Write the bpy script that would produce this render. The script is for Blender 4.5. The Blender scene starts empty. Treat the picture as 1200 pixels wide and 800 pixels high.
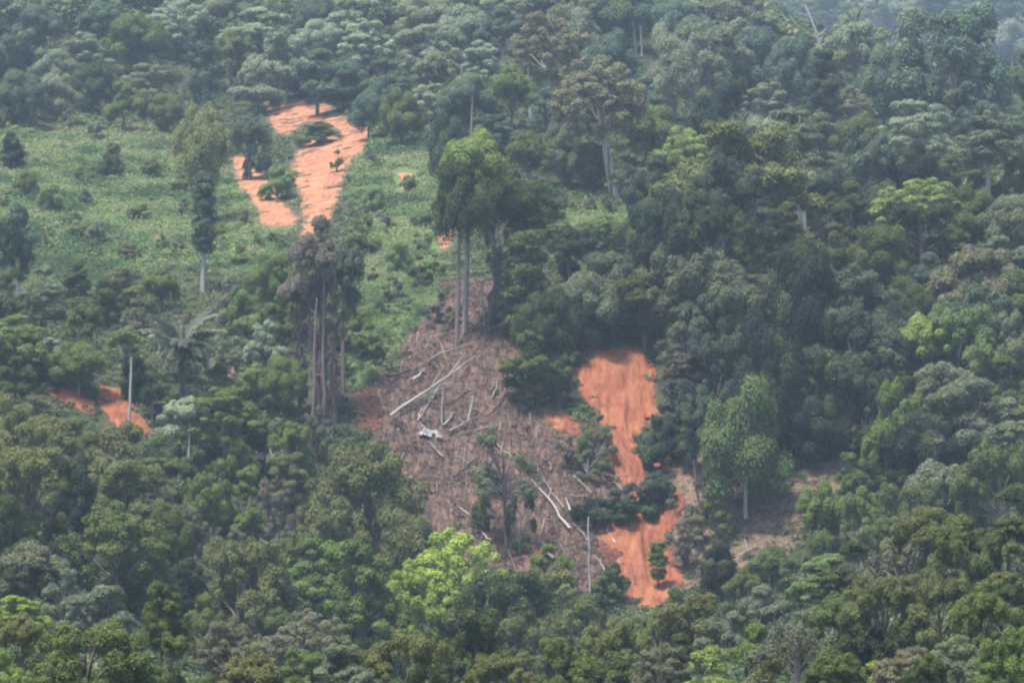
import bpy, math, random
import numpy as np
rng = np.random.default_rng(11)
random.seed(11)
R = math.radians
scene = bpy.context.scene
col = scene.collection

# ------------------------------------------------------------------ camera
PITCH, LENS = 2.5, 135.0
FPX = 1200 / 36 * LENS
cam_d = bpy.data.cameras.new('camera')
cam = bpy.data.objects.new('camera', cam_d)
col.objects.link(cam)
cam_d.lens = LENS
cam_d.sensor_width = 36
cam_d.clip_start = 1
cam_d.clip_end = 9000
cam.location = (0, 0, 0)
cam.rotation_euler = (R(90 + PITCH), 0, 0)
scene.camera = cam

# ------------------------------------------------------------------ sky, sun, exposure
SUN_EL, SUN_AZ = 70.0, 238.0            # azimuth clockwise from +Y: behind the camera, a little to the left
world = bpy.data.worlds.new('World')
scene.world = world
world.use_nodes = True
wn = world.node_tree.nodes
sky = wn.new('ShaderNodeTexSky')
sky.sky_type = 'NISHITA'
sky.sun_disc = False
sky.sun_elevation = R(SUN_EL)
sky.sun_rotation = R(SUN_AZ)
sky.air_density = 1.0
sky.dust_density = 2.0
sky.ozone_density = 0.6
bg = wn['Background']
bg.inputs['Strength'].default_value = 0.065
world.node_tree.links.new(sky.outputs[0], bg.inputs[0])
sun_d = bpy.data.lights.new('sun', 'SUN')
sun_d.energy = 1.5
sun_d.angle = R(11)
sun_d.color = (1.0, 0.975, 0.93)
sun = bpy.data.objects.new('sun', sun_d)
col.objects.link(sun)
sun.location = (-60, -60, 300)
sun.rotation_euler = (R(90 - SUN_EL), 0, R(180 - SUN_AZ))
scene.view_settings.view_transform = 'Standard'
scene.view_settings.look = 'None'
scene.view_settings.gamma = 1.0
scene.view_settings.exposure = 2.55
HAZE_DENSITY = 0.0001
HAZE_COLOR = (0.64, 0.82, 1.0)
scene.render.engine = 'CYCLES'
cy = scene.cycles
cy.use_denoising = True
cy.max_bounces = 5
cy.diffuse_bounces = 3
cy.glossy_bounces = 1
cy.transmission_bounces = 2
cy.volume_bounces = 0
cy.transparent_max_bounces = 4
cy.sample_clamp_indirect = 4
cy.filter_width = 2.3

# ------------------------------------------------------------------ numeric helpers
def hash2(i, j, seed):
    n = (i.astype(np.int64) * 374761393 + j.astype(np.int64) * 668265263 + seed * 1442695041) & 0x7fffffff
    n = ((n ^ (n >> 13)) * 1274126177) & 0x7fffffff
    n = (n ^ (n >> 16)) & 0xffff
    return n / 65535.0

def noise2(x, y, seed=0):
    x = np.asarray(x, float); y = np.asarray(y, float)
    i = np.floor(x); j = np.floor(y)
    u = x - i; v = y - j
    u = u * u * (3 - 2 * u); v = v * v * (3 - 2 * v)
    a = hash2(i, j, seed); b = hash2(i + 1, j, seed); c = hash2(i, j + 1, seed); d = hash2(i + 1, j + 1, seed)
    return (a * (1 - u) + b * u) * (1 - v) + (c * (1 - u) + d * u) * v      # 0..1

def fbm(x, y, seed=0, octv=4):
    s = 0; a = .5; t = 0
    for k in range(octv):
        s = s + a * noise2(np.asarray(x) * 2 ** k, np.asarray(y) * 2 ** k, seed + k * 17); t += a; a *= .5
    return s / t

def smooth(a, b, x):
    t = np.clip((x - a) / (b - a), 0, 1)
    return t * t * (3 - 2 * t)

def signed_in(poly, px, py):
    """signed distance to a polygon, positive inside"""
    px = np.asarray(px, float); py = np.asarray(py, float)
    d = np.full(px.shape, 1e9); inside = np.zeros(px.shape, bool)
    n = len(poly)
    for k in range(n):
        x0, y0 = poly[k]; x1, y1 = poly[(k + 1) % n]
        ex, ey = x1 - x0, y1 - y0
        t = np.clip(((px - x0) * ex + (py - y0) * ey) / (ex * ex + ey * ey + 1e-9), 0, 1)
        d = np.minimum(d, np.hypot(px - x0 - t * ex, py - y0 - t * ey))
        c = ((y0 > py) != (y1 > py))
        with np.errstate(divide='ignore', invalid='ignore'):
            xi = x0 + (py - y0) * ex / (ey if ey != 0 else 1e-9)
        inside ^= c & (px < xi)
    return np.where(inside, d, -d)

# ------------------------------------------------------------------ the lie of the land
PROF = {  # ground height along the slope, for a few lines running away from the viewpoint
 -200: [(-400,-70),(0,-70),(120,-30),(165,-11),(240,-9),(300,-8),(400,-3),(480,6),(560,16),(600,30),(760,64),(1000,118),(1100,150),(1250,195),(1400,150),(2300,330),(3200,300),(5000,100)],
 -70:  [(-400,-70),(0,-70),(120,-30),(165,-11.5),(240,-12),(300,-13),(400,-11.5),(480,-7),(560,5),(600,18.5),(760,53),(1000,105),(1100,139),(1250,185),(1400,140),(2300,330),(3200,300),(5000,100)],
 0:    [(-400,-70),(0,-70),(120,-32),(165,-12),(240,-15),(300,-17),(380,-22),(470,-26),(530,-22),(560,-15.3),(634,31),(655,39.5),(760,60),(1000,118),(1100,147),(1250,185),(1400,130),(2300,320),(3200,300),(5000,100)],
 60:   [(-400,-70),(0,-70),(120,-30),(165,-11),(240,-10),(300,-8.5),(380,-3),(450,-6),(520,-12),(560,-8),(640,38),(660,43.5),(760,59.5),(1000,110),(1150,150),(1220,158),(1400,110),(2300,310),(3200,300),(5000,100)],
 130:  [(-400,-70),(0,-70),(120,-28),(165,-9),(240,-6),(300,-2),(380,5),(450,6),(520,3),(560,6),(640,41),(660,46),(760,62),(1000,105),(1080,117),(1180,106),(1400,82),(1700,150),(2300,320),(3200,300),(5000,100)],
 260:  [(-400,-70),(0,-70),(120,-25),(165,-6),(240,0),(300,6),(380,18),(450,20),(520,18),(560,20),(640,46),(690,58),(800,76),(1000,112),(1100,122),(1200,110),(1400,90),(1700,160),(2300,330),(3200,300),(5000,100)],
}
_ty = np.arange(-400, 5000, 2.0)
_xs = sorted(PROF)
_tab = []
_ker = np.exp(-0.5 * (np.arange(-12, 13) * 2.0 / 8.0) ** 2); _ker /= _ker.sum()
for k in _xs:
    z = np.interp(_ty, [p[0] for p in PROF[k]], [p[1] for p in PROF[k]])
    _tab.append(np.convolve(np.pad(z, 12, mode='edge'), _ker, mode='valid'))

def H(x, y):
    x = np.asarray(x, float); y = np.asarray(y, float)
    zs = [np.interp(y, _ty, t) for t in _tab]
    xc = np.clip(x, _xs[0], _xs[-1])
    z = np.zeros(np.broadcast(x, y).shape)
    for k in range(len(_xs) - 1):
        a, b = _xs[k], _xs[k + 1]
        m = (xc >= a) & (xc <= b) if k == 0 else (xc > a) & (xc <= b)
        t = (xc - a) / (b - a); t = t * t * (3 - 2 * t) * .6 + t * .4
        z = np.where(m, zs[k] * (1 - t) + zs[k + 1] * t, z)
    far = smooth(200, 320, y)
    z = z + far * (1 - .7 * smooth(620, 680, y)) * ((fbm(x / 38, y / 46, 3, 3) - .5) * 6.0 + (fbm(x / 9, y / 12, 9, 3) - .5) * 1.3)
    # a shallow gully down the lower slide
    gx = 22.5 + (y - 600) * -0.02
    z = z - 2.2 * np.exp(-((x - gx) / 9.0) ** 2) * smooth(555, 575, y) * (1 - smooth(640, 660, y))
    z = z + np.maximum(y - 2000, 0) * 0 + smooth(1500, 2000, y) * (fbm(x / 120, y / 120, 21, 3) - .5) * 60
    return z

_c, _s = math.cos(R(PITCH)), math.sin(R(PITCH))
def project(x, y, z):
    f = y * _c + z * _s
    u = -y * _s + z * _c
    return 600 + FPX * x / f, 400 - FPX * u / f, f

def ray(px, py):
    dx = (px - 600) / FPX; du = (400 - py) / FPX
    v = np.array([dx, _c - du * _s, _s + du * _c])
    return v / v[1]            # per metre of y

_ts = np.arange(150, 2600, 0.5)
def ground_at(px, py, ymin=150):
    v = ray(px, py)
    ts = _ts[_ts >= ymin]
    g = H(v[0] * ts, ts) - v[2] * ts
    k = np.nonzero(g > 0)[0]
    y = ts[k[0]] if len(k) else 1100.0
    x = v[0] * y
    return np.array([x, y, float(H(x, y))])

# ------------------------------------------------------------------ object helpers
def tag(o, label=None, cat=None, group=None, kind=None):
    if label: o['label'] = label
    if cat: o['category'] = cat
    if group: o['group'] = group
    if kind: o['kind'] = kind
    return o

def empty(name, loc, rot=(0, 0, 0)):
    o = bpy.data.objects.new(name, None)
    o.empty_display_size = .5
    o.location = loc; o.rotation_euler = rot
    col.objects.link(o)
    return o

def link(name, mesh, parent=None, loc=(0, 0, 0), rot=(0, 0, 0), scale=(1, 1, 1), color=None):
    o = bpy.data.objects.new(name, mesh)
    col.objects.link(o)
    o.parent = parent
    o.location = loc; o.rotation_euler = rot; o.scale = scale
    if color is not None: o.color = (*color, 1)
    return o

def mesh_from(name, verts, faces, mat, attrs=None, smooth_shade=False):
    """verts (n,3); faces (m,k) int array; attrs: {name: per-face float array}"""
    me = bpy.data.meshes.new(name)
    verts = np.ascontiguousarray(verts, np.float32); faces = np.ascontiguousarray(faces, np.int32)
    m, k = faces.shape
    me.vertices.add(len(verts)); me.vertices.foreach_set('co', verts.ravel())
    me.loops.add(m * k); me.loops.foreach_set('vertex_index', faces.ravel())
    me.polygons.add(m); me.polygons.foreach_set('loop_start', np.arange(m, dtype=np.int32) * k)
    if smooth_shade: me.polygons.foreach_set('use_smooth', np.ones(m, bool))
    me.update(calc_edges=True)
    for an, av in (attrs or {}).items():
        a = me.attributes.new(an, 'FLOAT', 'FACE')
        a.data.foreach_set('value', np.ascontiguousarray(av, np.float32))
    me.materials.append(mat)
    return me

class Bag:
    """collects tubes (quads) into one mesh"""
    def __init__(self): self.v = []; self.f = []; self.n = 0; self.a = []
    def tube(self, pts, radii, sides=6, var=0.0, cap=True):
        pts = np.asarray(pts, float); n = len(pts)
        d = np.gradient(pts, axis=0); d /= np.linalg.norm(d, axis=1)[:, None] + 1e-9
        ref = np.array([0, 0, 1.0]) if abs(d[0][2]) < .9 else np.array([1.0, 0, 0])
        a = np.cross(d, ref); a /= np.linalg.norm(a, axis=1)[:, None] + 1e-9
        b = np.cross(d, a)
        th = np.arange(sides) * 2 * math.pi / sides
        ring = (pts[:, None] + np.asarray(radii)[:, None, None] * (a[:, None] * np.cos(th)[None, :, None] + b[:, None] * np.sin(th)[None, :, None]))
        self.v.append(ring.reshape(-1, 3))
        i = np.arange(n - 1)[:, None] * sides; j = np.arange(sides)[None]; j2 = (j + 1) % sides
        q = np.stack([i + j, i + j2, i + sides + j2, i + sides + j], -1).reshape(-1, 4) + self.n
        self.f.append(q); self.a.append(np.full(len(q), var)); self.n += n * sides
        if cap and sides == 4:
            e = self.n - 4
            self.f.append(np.array([[e, e + 1, e + 2, e + 3]])); self.a.append([var])
        elif cap and sides == 6:
            for e, s in ((self.n - 6, 1), (self.n - n * 6, -1)):
                self.f.append(np.array([[e, e + 1, e + 2, e + 3], [e + 3, e + 4, e + 5, e]])); self.a.append([var, var])
    def quads(self, v, var):
        v = np.asarray(v, float).reshape(-1, 3); m = len(v) // 4
        self.v.append(v); self.f.append(np.arange(4 * m).reshape(-1, 4) + self.n); self.a.append(np.asarray(var)); self.n += 4 * m
    def mesh(self, name, mat, smooth_shade=False):
        return mesh_from(name, np.concatenate(self.v), np.concatenate(self.f), mat, {'var': np.concatenate([np.asarray(x, float).ravel() for x in self.a])}, smooth_shade)

def ragged(polys, x, y, px, py, soft, amp=26):
    """how deep inside an outline, with an uneven edge"""
    wob = (fbm(np.asarray(x) / 5.5, np.asarray(y) / 8, 210, 4) - .5) * amp * 2
    f = np.zeros(np.shape(px))
    for p in polys: f = np.maximum(f, np.clip(.5 + (signed_in(p, px, py) + wob) / (2 * soft), 0, 1))
    return f

def unit(v):
    return v / (np.linalg.norm(v, axis=-1, keepdims=True) + 1e-9)

def leaf_quads(c, n, l, w, r=rng):
    """diamond leaves at c with normals n, half length l, half width w"""
    m = len(c)
    t = unit(np.cross(n, r.normal(size=(m, 3))))
    b = np.cross(n, t)
    l = np.broadcast_to(np.asarray(l, float), (m,))[:, None]; w = np.broadcast_to(np.asarray(w, float), (m,))[:, None]
    droop = n * (l * .25)
    return np.stack([c - t * l - droop, c + b * w, c + t * l - droop, c - b * w], 1)

# ------------------------------------------------------------------ materials
def new_mat(name):
    m = bpy.data.materials.new(name); m.use_nodes = True
    nt = m.node_tree; nt.nodes.clear()
    out = nt.nodes.new('ShaderNodeOutputMaterial')
    return m, nt, out

def mathn(nt, op, a, b=None, c=None):
    n = nt.nodes.new('ShaderNodeMath'); n.operation = op
    for k, v in enumerate((a, b, c)):
        if v is None: continue
        if isinstance(v, (int, float)): n.inputs[k].default_value = v
        else: nt.links.new(v, n.inputs[k])
    return n.outputs[0]

def mixc(nt, f, a, b, mode='MIX'):
    n = nt.nodes.new('ShaderNodeMix'); n.data_type = 'RGBA'; n.blend_type = mode
    for sock, v in ((n.inputs[0], f), (n.inputs[6], a), (n.inputs[7], b)):
        if isinstance(v, (int, float)): sock.default_value = v
        elif isinstance(v, tuple): sock.default_value = (*v, 1) if len(v) == 3 else v
        else: nt.links.new(v, sock)
    return n.outputs[2]

def ramp(nt, f, stops):
    n = nt.nodes.new('ShaderNodeValToRGB')
    e = n.color_ramp.elements
    while len(e) < len(stops): e.new(.5)
    for k, (p, c) in enumerate(stops):
        e[k].position = p; e[k].color = (*c, 1)
    nt.links.new(f, n.inputs[0])
    return n.outputs[0]

def noise_node(nt, scale, detail=4, rough=.6, vec=None, dist=0):
    n = nt.nodes.new('ShaderNodeTexNoise')
    n.inputs['Scale'].default_value = scale; n.inputs['Detail'].default_value = detail; n.inputs['Roughness'].default_value = rough
    n.inputs['Distortion'].default_value = dist
    if vec is None:
        tc = nt.nodes.new('ShaderNodeNewGeometry'); vec = tc.outputs['Position']
    nt.links.new(vec, n.inputs['Vector'])
    return n.outputs['Fac']

def attr(nt, name):
    n = nt.nodes.new('ShaderNodeAttribute'); n.attribute_name = name
    return n

def leaf_shader(nt, out, colour, transl=.28, rough=.62):
    p = nt.nodes.new('ShaderNodeBsdfPrincipled')
    nt.links.new(colour, p.inputs['Base Color']); p.inputs['Roughness'].default_value = rough
    p.inputs['Specular IOR Level'].default_value = .07
    t = nt.nodes.new('ShaderNodeBsdfTranslucent'); nt.links.new(colour, t.inputs['Color'])
    mx = nt.nodes.new('ShaderNodeMixShader'); mx.inputs[0].default_value = transl
    nt.links.new(p.outputs[0], mx.inputs[1]); nt.links.new(t.outputs[0], mx.inputs[2])
    nt.links.new(mx.outputs[0], out.inputs[0])

def make_leaf_mat():
    m, nt, out = new_mat('foliage')
    oi = nt.nodes.new('ShaderNodeObjectInfo')
    v = attr(nt, 'var').outputs['Fac']; tn = attr(nt, 'tone').outputs['Fac']
    c = mixc(nt, mathn(nt, 'MULTIPLY', tn, .55), oi.outputs['Color'], (0.16, 0.17, 0.05))      # young shoots of some boughs
    s = mathn(nt, 'MULTIPLY_ADD', v, 1.0, 0.5)
    n = nt.nodes.new('ShaderNodeVectorMath'); n.operation = 'SCALE'
    nt.links.new(c, n.inputs[0]); nt.links.new(s, n.inputs['Scale'])
    leaf_shader(nt, out, n.outputs[0])
    return m

def make_var_mat(name, stops, leafy=True, rough=.6):
    m, nt, out = new_mat(name)
    c = ramp(nt, attr(nt, 'var').outputs['Fac'], stops)
    if leafy: leaf_shader(nt, out, c)
    else:
        p = nt.nodes.new('ShaderNodeBsdfPrincipled'); nt.links.new(c, p.inputs['Base Color']); p.inputs['Roughness'].default_value = .85
        nt.links.new(p.outputs[0], out.inputs[0])
    return m

def make_bark_mat():
    m, nt, out = new_mat('bark')
    oi = nt.nodes.new('ShaderNodeObjectInfo')
    tc = nt.nodes.new('ShaderNodeTexCoord')
    mp = nt.nodes.new('ShaderNodeMapping'); mp.inputs['Scale'].default_value = (1.0, 1.0, 9.0)
    nt.links.new(tc.outputs['Object'], mp.inputs[0])
    f = noise_node(nt, 2.2, 5, .65, mp.outputs[0])
    c = mixc(nt, f, (0.35, 0.33, 0.30), (1.5, 1.45, 1.4))
    c = mixc(nt, 1.0, oi.outputs['Color'], c, 'MULTIPLY')
    p = nt.nodes.new('ShaderNodeBsdfPrincipled'); nt.links.new(c, p.inputs['Base Color']); p.inputs['Roughness'].default_value = .85
    b = nt.nodes.new('ShaderNodeBump'); b.inputs['Strength'].default_value = .5; b.inputs['Distance'].default_value = .05
    nt.links.new(f, b.inputs['Height']); nt.links.new(b.outputs[0], p.inputs['Normal'])
    nt.links.new(p.outputs[0], out.inputs[0])
    return m

def make_ground_mat():
    m, nt, out = new_mat('hillside_soil')
    z = attr(nt, 'zone'); sp = nt.nodes.new('ShaderNodeSeparateColor'); nt.links.new(z.outputs['Color'], sp.inputs[0])
    n1 = noise_node(nt, .12, 6, .65); n2 = noise_node(nt, .9, 5, .7); n3 = noise_node(nt, 3.0, 4, .7)
    soil = ramp(nt, n1, [(.3, (.030, .036, .018)), (.5, (.050, .055, .026)), (.7, (.075, .060, .035))])
    grass = ramp(nt, n2, [(.3, (.055, .085, .030)), (.5, (.095, .135, .045)), (.7, (.14, .17, .065))])
    tc = nt.nodes.new('ShaderNodeNewGeometry')
    mp = nt.nodes.new('ShaderNodeMapping'); mp.inputs['Scale'].default_value = (1.6, .28, .28); mp.inputs['Rotation'].default_value = (0, 0, R(24))
    nt.links.new(tc.outputs['Position'], mp.inputs[0])
    ns = noise_node(nt, 1.0, 6, .7, mp.outputs[0], .6)
    brush = ramp(nt, ns, [(.30, (.030, .020, .016)), (.44, (.078, .048, .037)), (.55, (.132, .080, .058)), (.70, (.205, .138, .098))])
    bank = ramp(nt, n2, [(.3, (.080, .060, .038)), (.5, (.155, .108, .068)), (.72, (.24, .170, .108))])
    edge = mathn(nt, 'MULTIPLY_ADD', n3, .5, -.25)
    def mask(ch):
        v = mathn(nt, 'ADD', sp.outputs[ch], edge)
        mr = nt.nodes.new('ShaderNodeMapRange'); mr.inputs['From Min'].default_value = .38; mr.inputs['From Max'].default_value = .62
        nt.links.new(v, mr.inputs['Value']); return mr.outputs[0]
    c = mixc(nt, mask(0), soil, grass); c = mixc(nt, mask(1), c, brush); c = mixc(nt, mask(2), c, bank)
    p = nt.nodes.new('ShaderNodeBsdfPrincipled'); nt.links.new(c, p.inputs['Base Color']); p.inputs['Roughness'].default_value = .95
    p.inputs['Specular IOR Level'].default_value = .1
    b = nt.nodes.new('ShaderNodeBump'); b.inputs['Strength'].default_value = .8; b.inputs['Distance'].default_value = .5
    nt.links.new(mathn(nt, 'ADD', n2, n3), b.inputs['Height']); nt.links.new(b.outputs[0], p.inputs['Normal'])
    nt.links.new(p.outputs[0], out.inputs[0])
    return m

def make_scar_mat(name, stops, ang):
    m, nt, out = new_mat(name)
    tc = nt.nodes.new('ShaderNodeNewGeometry')
    mp = nt.nodes.new('ShaderNodeMapping'); mp.inputs['Scale'].default_value = (.95, .17, .17); mp.inputs['Rotation'].default_value = (0, 0, R(ang))
    nt.links.new(tc.outputs['Position'], mp.inputs[0])
    f = noise_node(nt, 1.0, 7, .68, mp.outputs[0], .9)
    g = noise_node(nt, .22, 5, .6)
    k = noise_node(nt, 2.5, 4, .7)
    v = mathn(nt, 'ADD', mathn(nt, 'MULTIPLY', f, .5), mathn(nt, 'ADD', mathn(nt, 'MULTIPLY', g, .3), mathn(nt, 'MULTIPLY', k, .2)))
    c = ramp(nt, v, stops)
    p = nt.nodes.new('ShaderNodeBsdfPrincipled'); nt.links.new(c, p.inputs['Base Color']); p.inputs['Roughness'].default_value = .95
    p.inputs['Specular IOR Level'].default_value = .1
    b = nt.nodes.new('ShaderNodeBump'); b.inputs['Strength'].default_value = .7; b.inputs['Distance'].default_value = .35
    nt.links.new(mathn(nt, 'ADD', f, mathn(nt, 'MULTIPLY', k, .5)), b.inputs['Height']); nt.links.new(b.outputs[0], p.inputs['Normal'])
    nt.links.new(p.outputs[0], out.inputs[0])
    return m

M_LEAF = make_leaf_mat()
M_BARK = make_bark_mat()
M_GROUND = make_ground_mat()
ORANGE = [(.34, (.070, .026, .015)), (.44, (.150, .050, .026)), (.50, (.205, .072, .036)), (.57, (.240, .096, .048)), (.67, (.275, .145, .085))]
PALE_ORANGE = [(.34, (.13, .055, .030)), (.44, (.22, .094, .049)), (.50, (.275, .124, .063)), (.57, (.315, .158, .085)), (.67, (.345, .205, .122))]  # upper scars: clay lightened in its colour to suggest haze
RUST = [(.32, (.05, .022, .014)), (.45, (.105, .038, .023)), (.55, (.15, .058, .034)), (.7, (.19, .085, .052))]
M_SCAR = make_scar_mat('orange_clay', ORANGE, 4)
M_SCAR_PALE = make_scar_mat('pale_orange_clay', PALE_ORANGE, -6)
M_SCAR_RUST = make_scar_mat('rust_clay', RUST, 20)
M_VINE = make_var_mat('dry_vine', [(0, (.095, .062, .052)), (.4, (.17, .112, .094)), (.72, (.23, .160, .132)), (.8, (.085, .105, .055)), (1, (.10, .12, .06))])
# ------------------------------------------------------------------ zones of the slope (outlines of clearings, drawn once on the slope)
GRASS = [
 [(-60,135),(60,128),(130,150),(215,165),(300,200),(345,262),(330,330),(250,312),(200,302),(120,330),(40,322),(-60,290)],
 [(405,160),(500,150),(520,200),(528,320),(505,370),(475,405),(425,455),(385,450),(398,400),(405,330),(425,250)],
 [(640,235),(745,233),(740,292),(690,305),(640,290)],
]
BRUSH = [[(525,335),(590,330),(598,400),(625,452),(680,490),(735,520),(745,560),(800,575),(760,620),(725,660),(715,700),(640,685),(590,665),(530,640),(500,600),(482,545),(450,522),(425,500),(412,468),(440,440),(475,412)]]
BANK = [[(815,650),(850,600),(895,560),(985,532),(1010,575),(945,600),(945,640),(880,665),(835,700),(800,700)],
        [(770,510),(850,520),(850,640),(790,690),(775,600)], [(650,215),(735,205),(735,235),(660,240)]]
def zfield(polys, px, py, soft=10):
    f = np.full(np.shape(px), 0.0)
    for p in polys:
        f = np.maximum(f, np.clip(.5 + signed_in(p, px, py) / (2 * soft), 0, 1))
    return f

def zz(pts, ox, oy, k): return [(ox + a / k, oy + b / k) for a, b in pts]
SC_UP = zz([(225,75),(300,100),(350,55),(400,90),(420,120),(520,110),(560,160),(640,190),(712,220),(700,320),(640,350),(600,440),(560,560),(540,620),(480,690),(450,742),(405,742),(412,640),(385,500),(355,400),(385,330),(440,290),(520,268),(575,250),(590,215),(530,190),(480,175),(400,172),(365,200),(340,235),(280,225),(240,160)], 260, 100, 4.21)
SC_SL = zz([(60,365),(115,372),(200,450),(280,570),(360,650),(350,682),(260,685),(200,690),(185,610),(95,500)], 260, 100, 4.21)
SC_LO = zz([(112,28),(152,28),(160,58),(250,50),(285,80),(300,170),(310,240),(285,258),(250,280),(240,320),(265,352),(345,378),(300,420),(255,452),(300,520),(350,500),(372,462),(388,475),(345,560),(352,640),(388,690),(372,745),(310,775),(250,760),(213,700),(220,630),(150,580),(225,555),(240,460),(200,370),(190,330),(200,290),(155,250),(130,190),(62,85),(90,85),(130,110)], 640, 390, 2.424)
SC_SIDE = zz([(-18,215),(60,232),(96,268),(80,290),(40,280),(-10,245)], 640, 390, 2.424)
SC_WA = [(38,446),(80,450),(108,468),(128,486),(108,490),(62,472)]
SC_WB = [(112,446),(142,450),(154,470),(170,490),(184,514),(150,510),(128,494),(114,470)]
# ------------------------------------------------------------------ hillside
gx = np.unique(np.concatenate([np.linspace(-3000, -400, 20), np.arange(-400, -135, 8.0), np.arange(-135, 135.1, 1.25), np.arange(137, 400, 6.0), np.linspace(400, 3000, 20)]))
gy = np.unique(np.concatenate([np.arange(-400, 120, 20.0), np.arange(120, 540, 3.0), np.arange(540, 800, 1.25), np.arange(800, 1180, 2.0), np.arange(1180, 5000, 45.0)]))
X, Y = np.meshgrid(gx, gy)
Z = H(X, Y)
PX, PY, PF = project(X, np.maximum(Y, 50), Z)
onslope = (Y > 540) & (Y < 1180)
zone = np.zeros(X.shape + (4,), np.float32); zone[..., 3] = 1
zone[..., 0] = np.where(onslope, ragged(GRASS, X, Y, PX, PY, 12), 0)
zone[..., 1] = np.where(onslope, ragged(BRUSH, X, Y, PX, PY, 9), 0)
zone[..., 2] = np.where(onslope, ragged(BANK, X, Y, PX, PY, 10), 0)
for _p in (SC_UP, SC_SL, SC_LO, SC_SIDE):
    zone[..., 2] = np.where(onslope, np.maximum(zone[..., 2], .62 * np.clip(1 + signed_in(_p, PX, PY) / 16, 0, 1)), zone[..., 2])
ny, nx = X.shape
idx = np.arange(ny * nx).reshape(ny, nx)
faces = np.stack([idx[:-1, :-1], idx[:-1, 1:], idx[1:, 1:], idx[1:, :-1]], -1).reshape(-1, 4)
me = mesh_from('hillside', np.stack([X, Y, Z], -1).reshape(-1, 3), faces, M_GROUND, None, True)
ca = me.attributes.new('zone', 'FLOAT_COLOR', 'POINT'); ca.data.foreach_set('color', zone.reshape(-1))
tag(link('hillside', me), kind='structure')

# ------------------------------------------------------------------ bare landslide scars
def scar(poly, mat, label, rough=5.0, lift=.28, seed=0, name='landslide_scar', step=.3, grow=1.0, holes=.74):
    pts = np.array([ground_at(min(max(a, -40), 1240), b, 540) for a, b in poly])
    x0, y0 = pts[:, :2].min(0) - 3; x1, y1 = pts[:, :2].max(0) + 3
    step = step * max(1, pts[:, 1].mean() / 640 * 1.15 - .15)
    xs = np.arange(x0, x1, step); ys = np.arange(y0, y1, step)
    X, Y = np.meshgrid(xs, ys)
    Z = H(X, Y)
    px, py, f = project(X, Y, Z)
    s = signed_in(poly, px, py) + (fbm(X / 2.6, Y / 3.2, 40 + seed, 4) - .5) * rough * 2.4 + (fbm(X / .8, Y / .9, 60 + seed, 2) - .5) * rough * .6 + grow
    # islands of weeds left standing in the clay
    s = s - 16 * smooth(holes, holes + .08, fbm(X / 2.2, Y / 2.6, 80 + seed, 3))
    rill = np.abs(fbm(X / 1.5 + .25 * np.sin(Y / 5), Y / 11, 90 + seed, 3) - .5) * 2
    clod = fbm(X / .9, Y / .9, 95 + seed, 2)
    zl = np.clip(s / 9, 0, 1)
    Z = Z + .05 + lift * zl * (.5 + 2.6 * rill + .8 * clod)
    ok = s > 0
    idx = np.arange(X.size).reshape(X.shape)
    q = np.stack([idx[:-1, :-1], idx[:-1, 1:], idx[1:, 1:], idx[1:, :-1]], -1)
    keep = ok[:-1, :-1] & ok[:-1, 1:] & ok[1:, 1:] & ok[1:, :-1]
    q = q[keep]
    used, inv = np.unique(q, return_inverse=True)
    v = np.stack([X, Y, Z], -1).reshape(-1, 3)[used]
    o = link(name, mesh_from(name, v, inv.reshape(-1, 4), mat, None, True))
    tag(o, label, 'bare earth', kind='structure')
    return o
scar(SC_UP, M_SCAR_PALE, 'broad pale orange scar of bare earth narrowing downhill in the green clearing', 5, .1, 1, grow=3, holes=.66)
scar(SC_SL, M_SCAR_PALE, 'narrow slanting orange scar beside the broad pale orange one', 5, .08, 2, grow=3)
scar(SC_LO, M_SCAR, 'long deep orange landslide running down from the dark trees to the valley', 6, .4, 3, grow=6)
scar(SC_SIDE, M_SCAR, 'short orange strip of bare earth beside the long orange landslide', 5, .25, 4)
scar(SC_WA, M_SCAR, 'short orange scar above the dark trees, upper of two by the bare pole', 7, .2, 5, grow=-2.5)
scar(SC_WB, M_SCAR, 'orange strip of bare earth running down past the bare pole', 7, .2, 6, grow=-2.5)
scar([(468,206),(484,204),(488,218),(472,222)], M_SCAR_PALE, 'small orange patch high in the green clearing', 3, .15, 7, grow=2)
scar([(514,266),(526,262),(528,288),(514,294)], M_SCAR_PALE, 'small orange patch beside the tall pair of trunks', 3, .15, 8, grow=2)
scar([(418,462),(440,455),(448,478),(446,502),(430,508),(416,492)], M_SCAR_RUST, 'rust brown patch at the edge of the felled timber', 5, .2, 9)
scar([(603,630),(625,634),(650,652),(655,668),(630,660),(608,648)], M_SCAR_RUST, 'rust red patch low in the felled timber', 6, .2, 10)
scar([(728,292),(748,290),(768,304),(760,312),(735,306)], M_SCAR_RUST, 'small rust patch under the dark tree mass', 5, .2, 11)
scar([(700,600),(735,605),(740,650),(712,660),(700,630)], M_SCAR_RUST, 'rust red earth beside the foot of the landslide', 8, .2, 12)
FLECKS = [[(466,204),(486,202),(490,220),(470,224)], [(512,264),(528,260),(530,290),(512,296)], [(726,290),(750,288),(770,304),(760,314),(733,308)], [(603,630),(625,634),(650,652),(655,668),(630,660),(608,648)]]
SCARS = [SC_UP, SC_SL, SC_LO, SC_SIDE, SC_WA, SC_WB] + FLECKS
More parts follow.
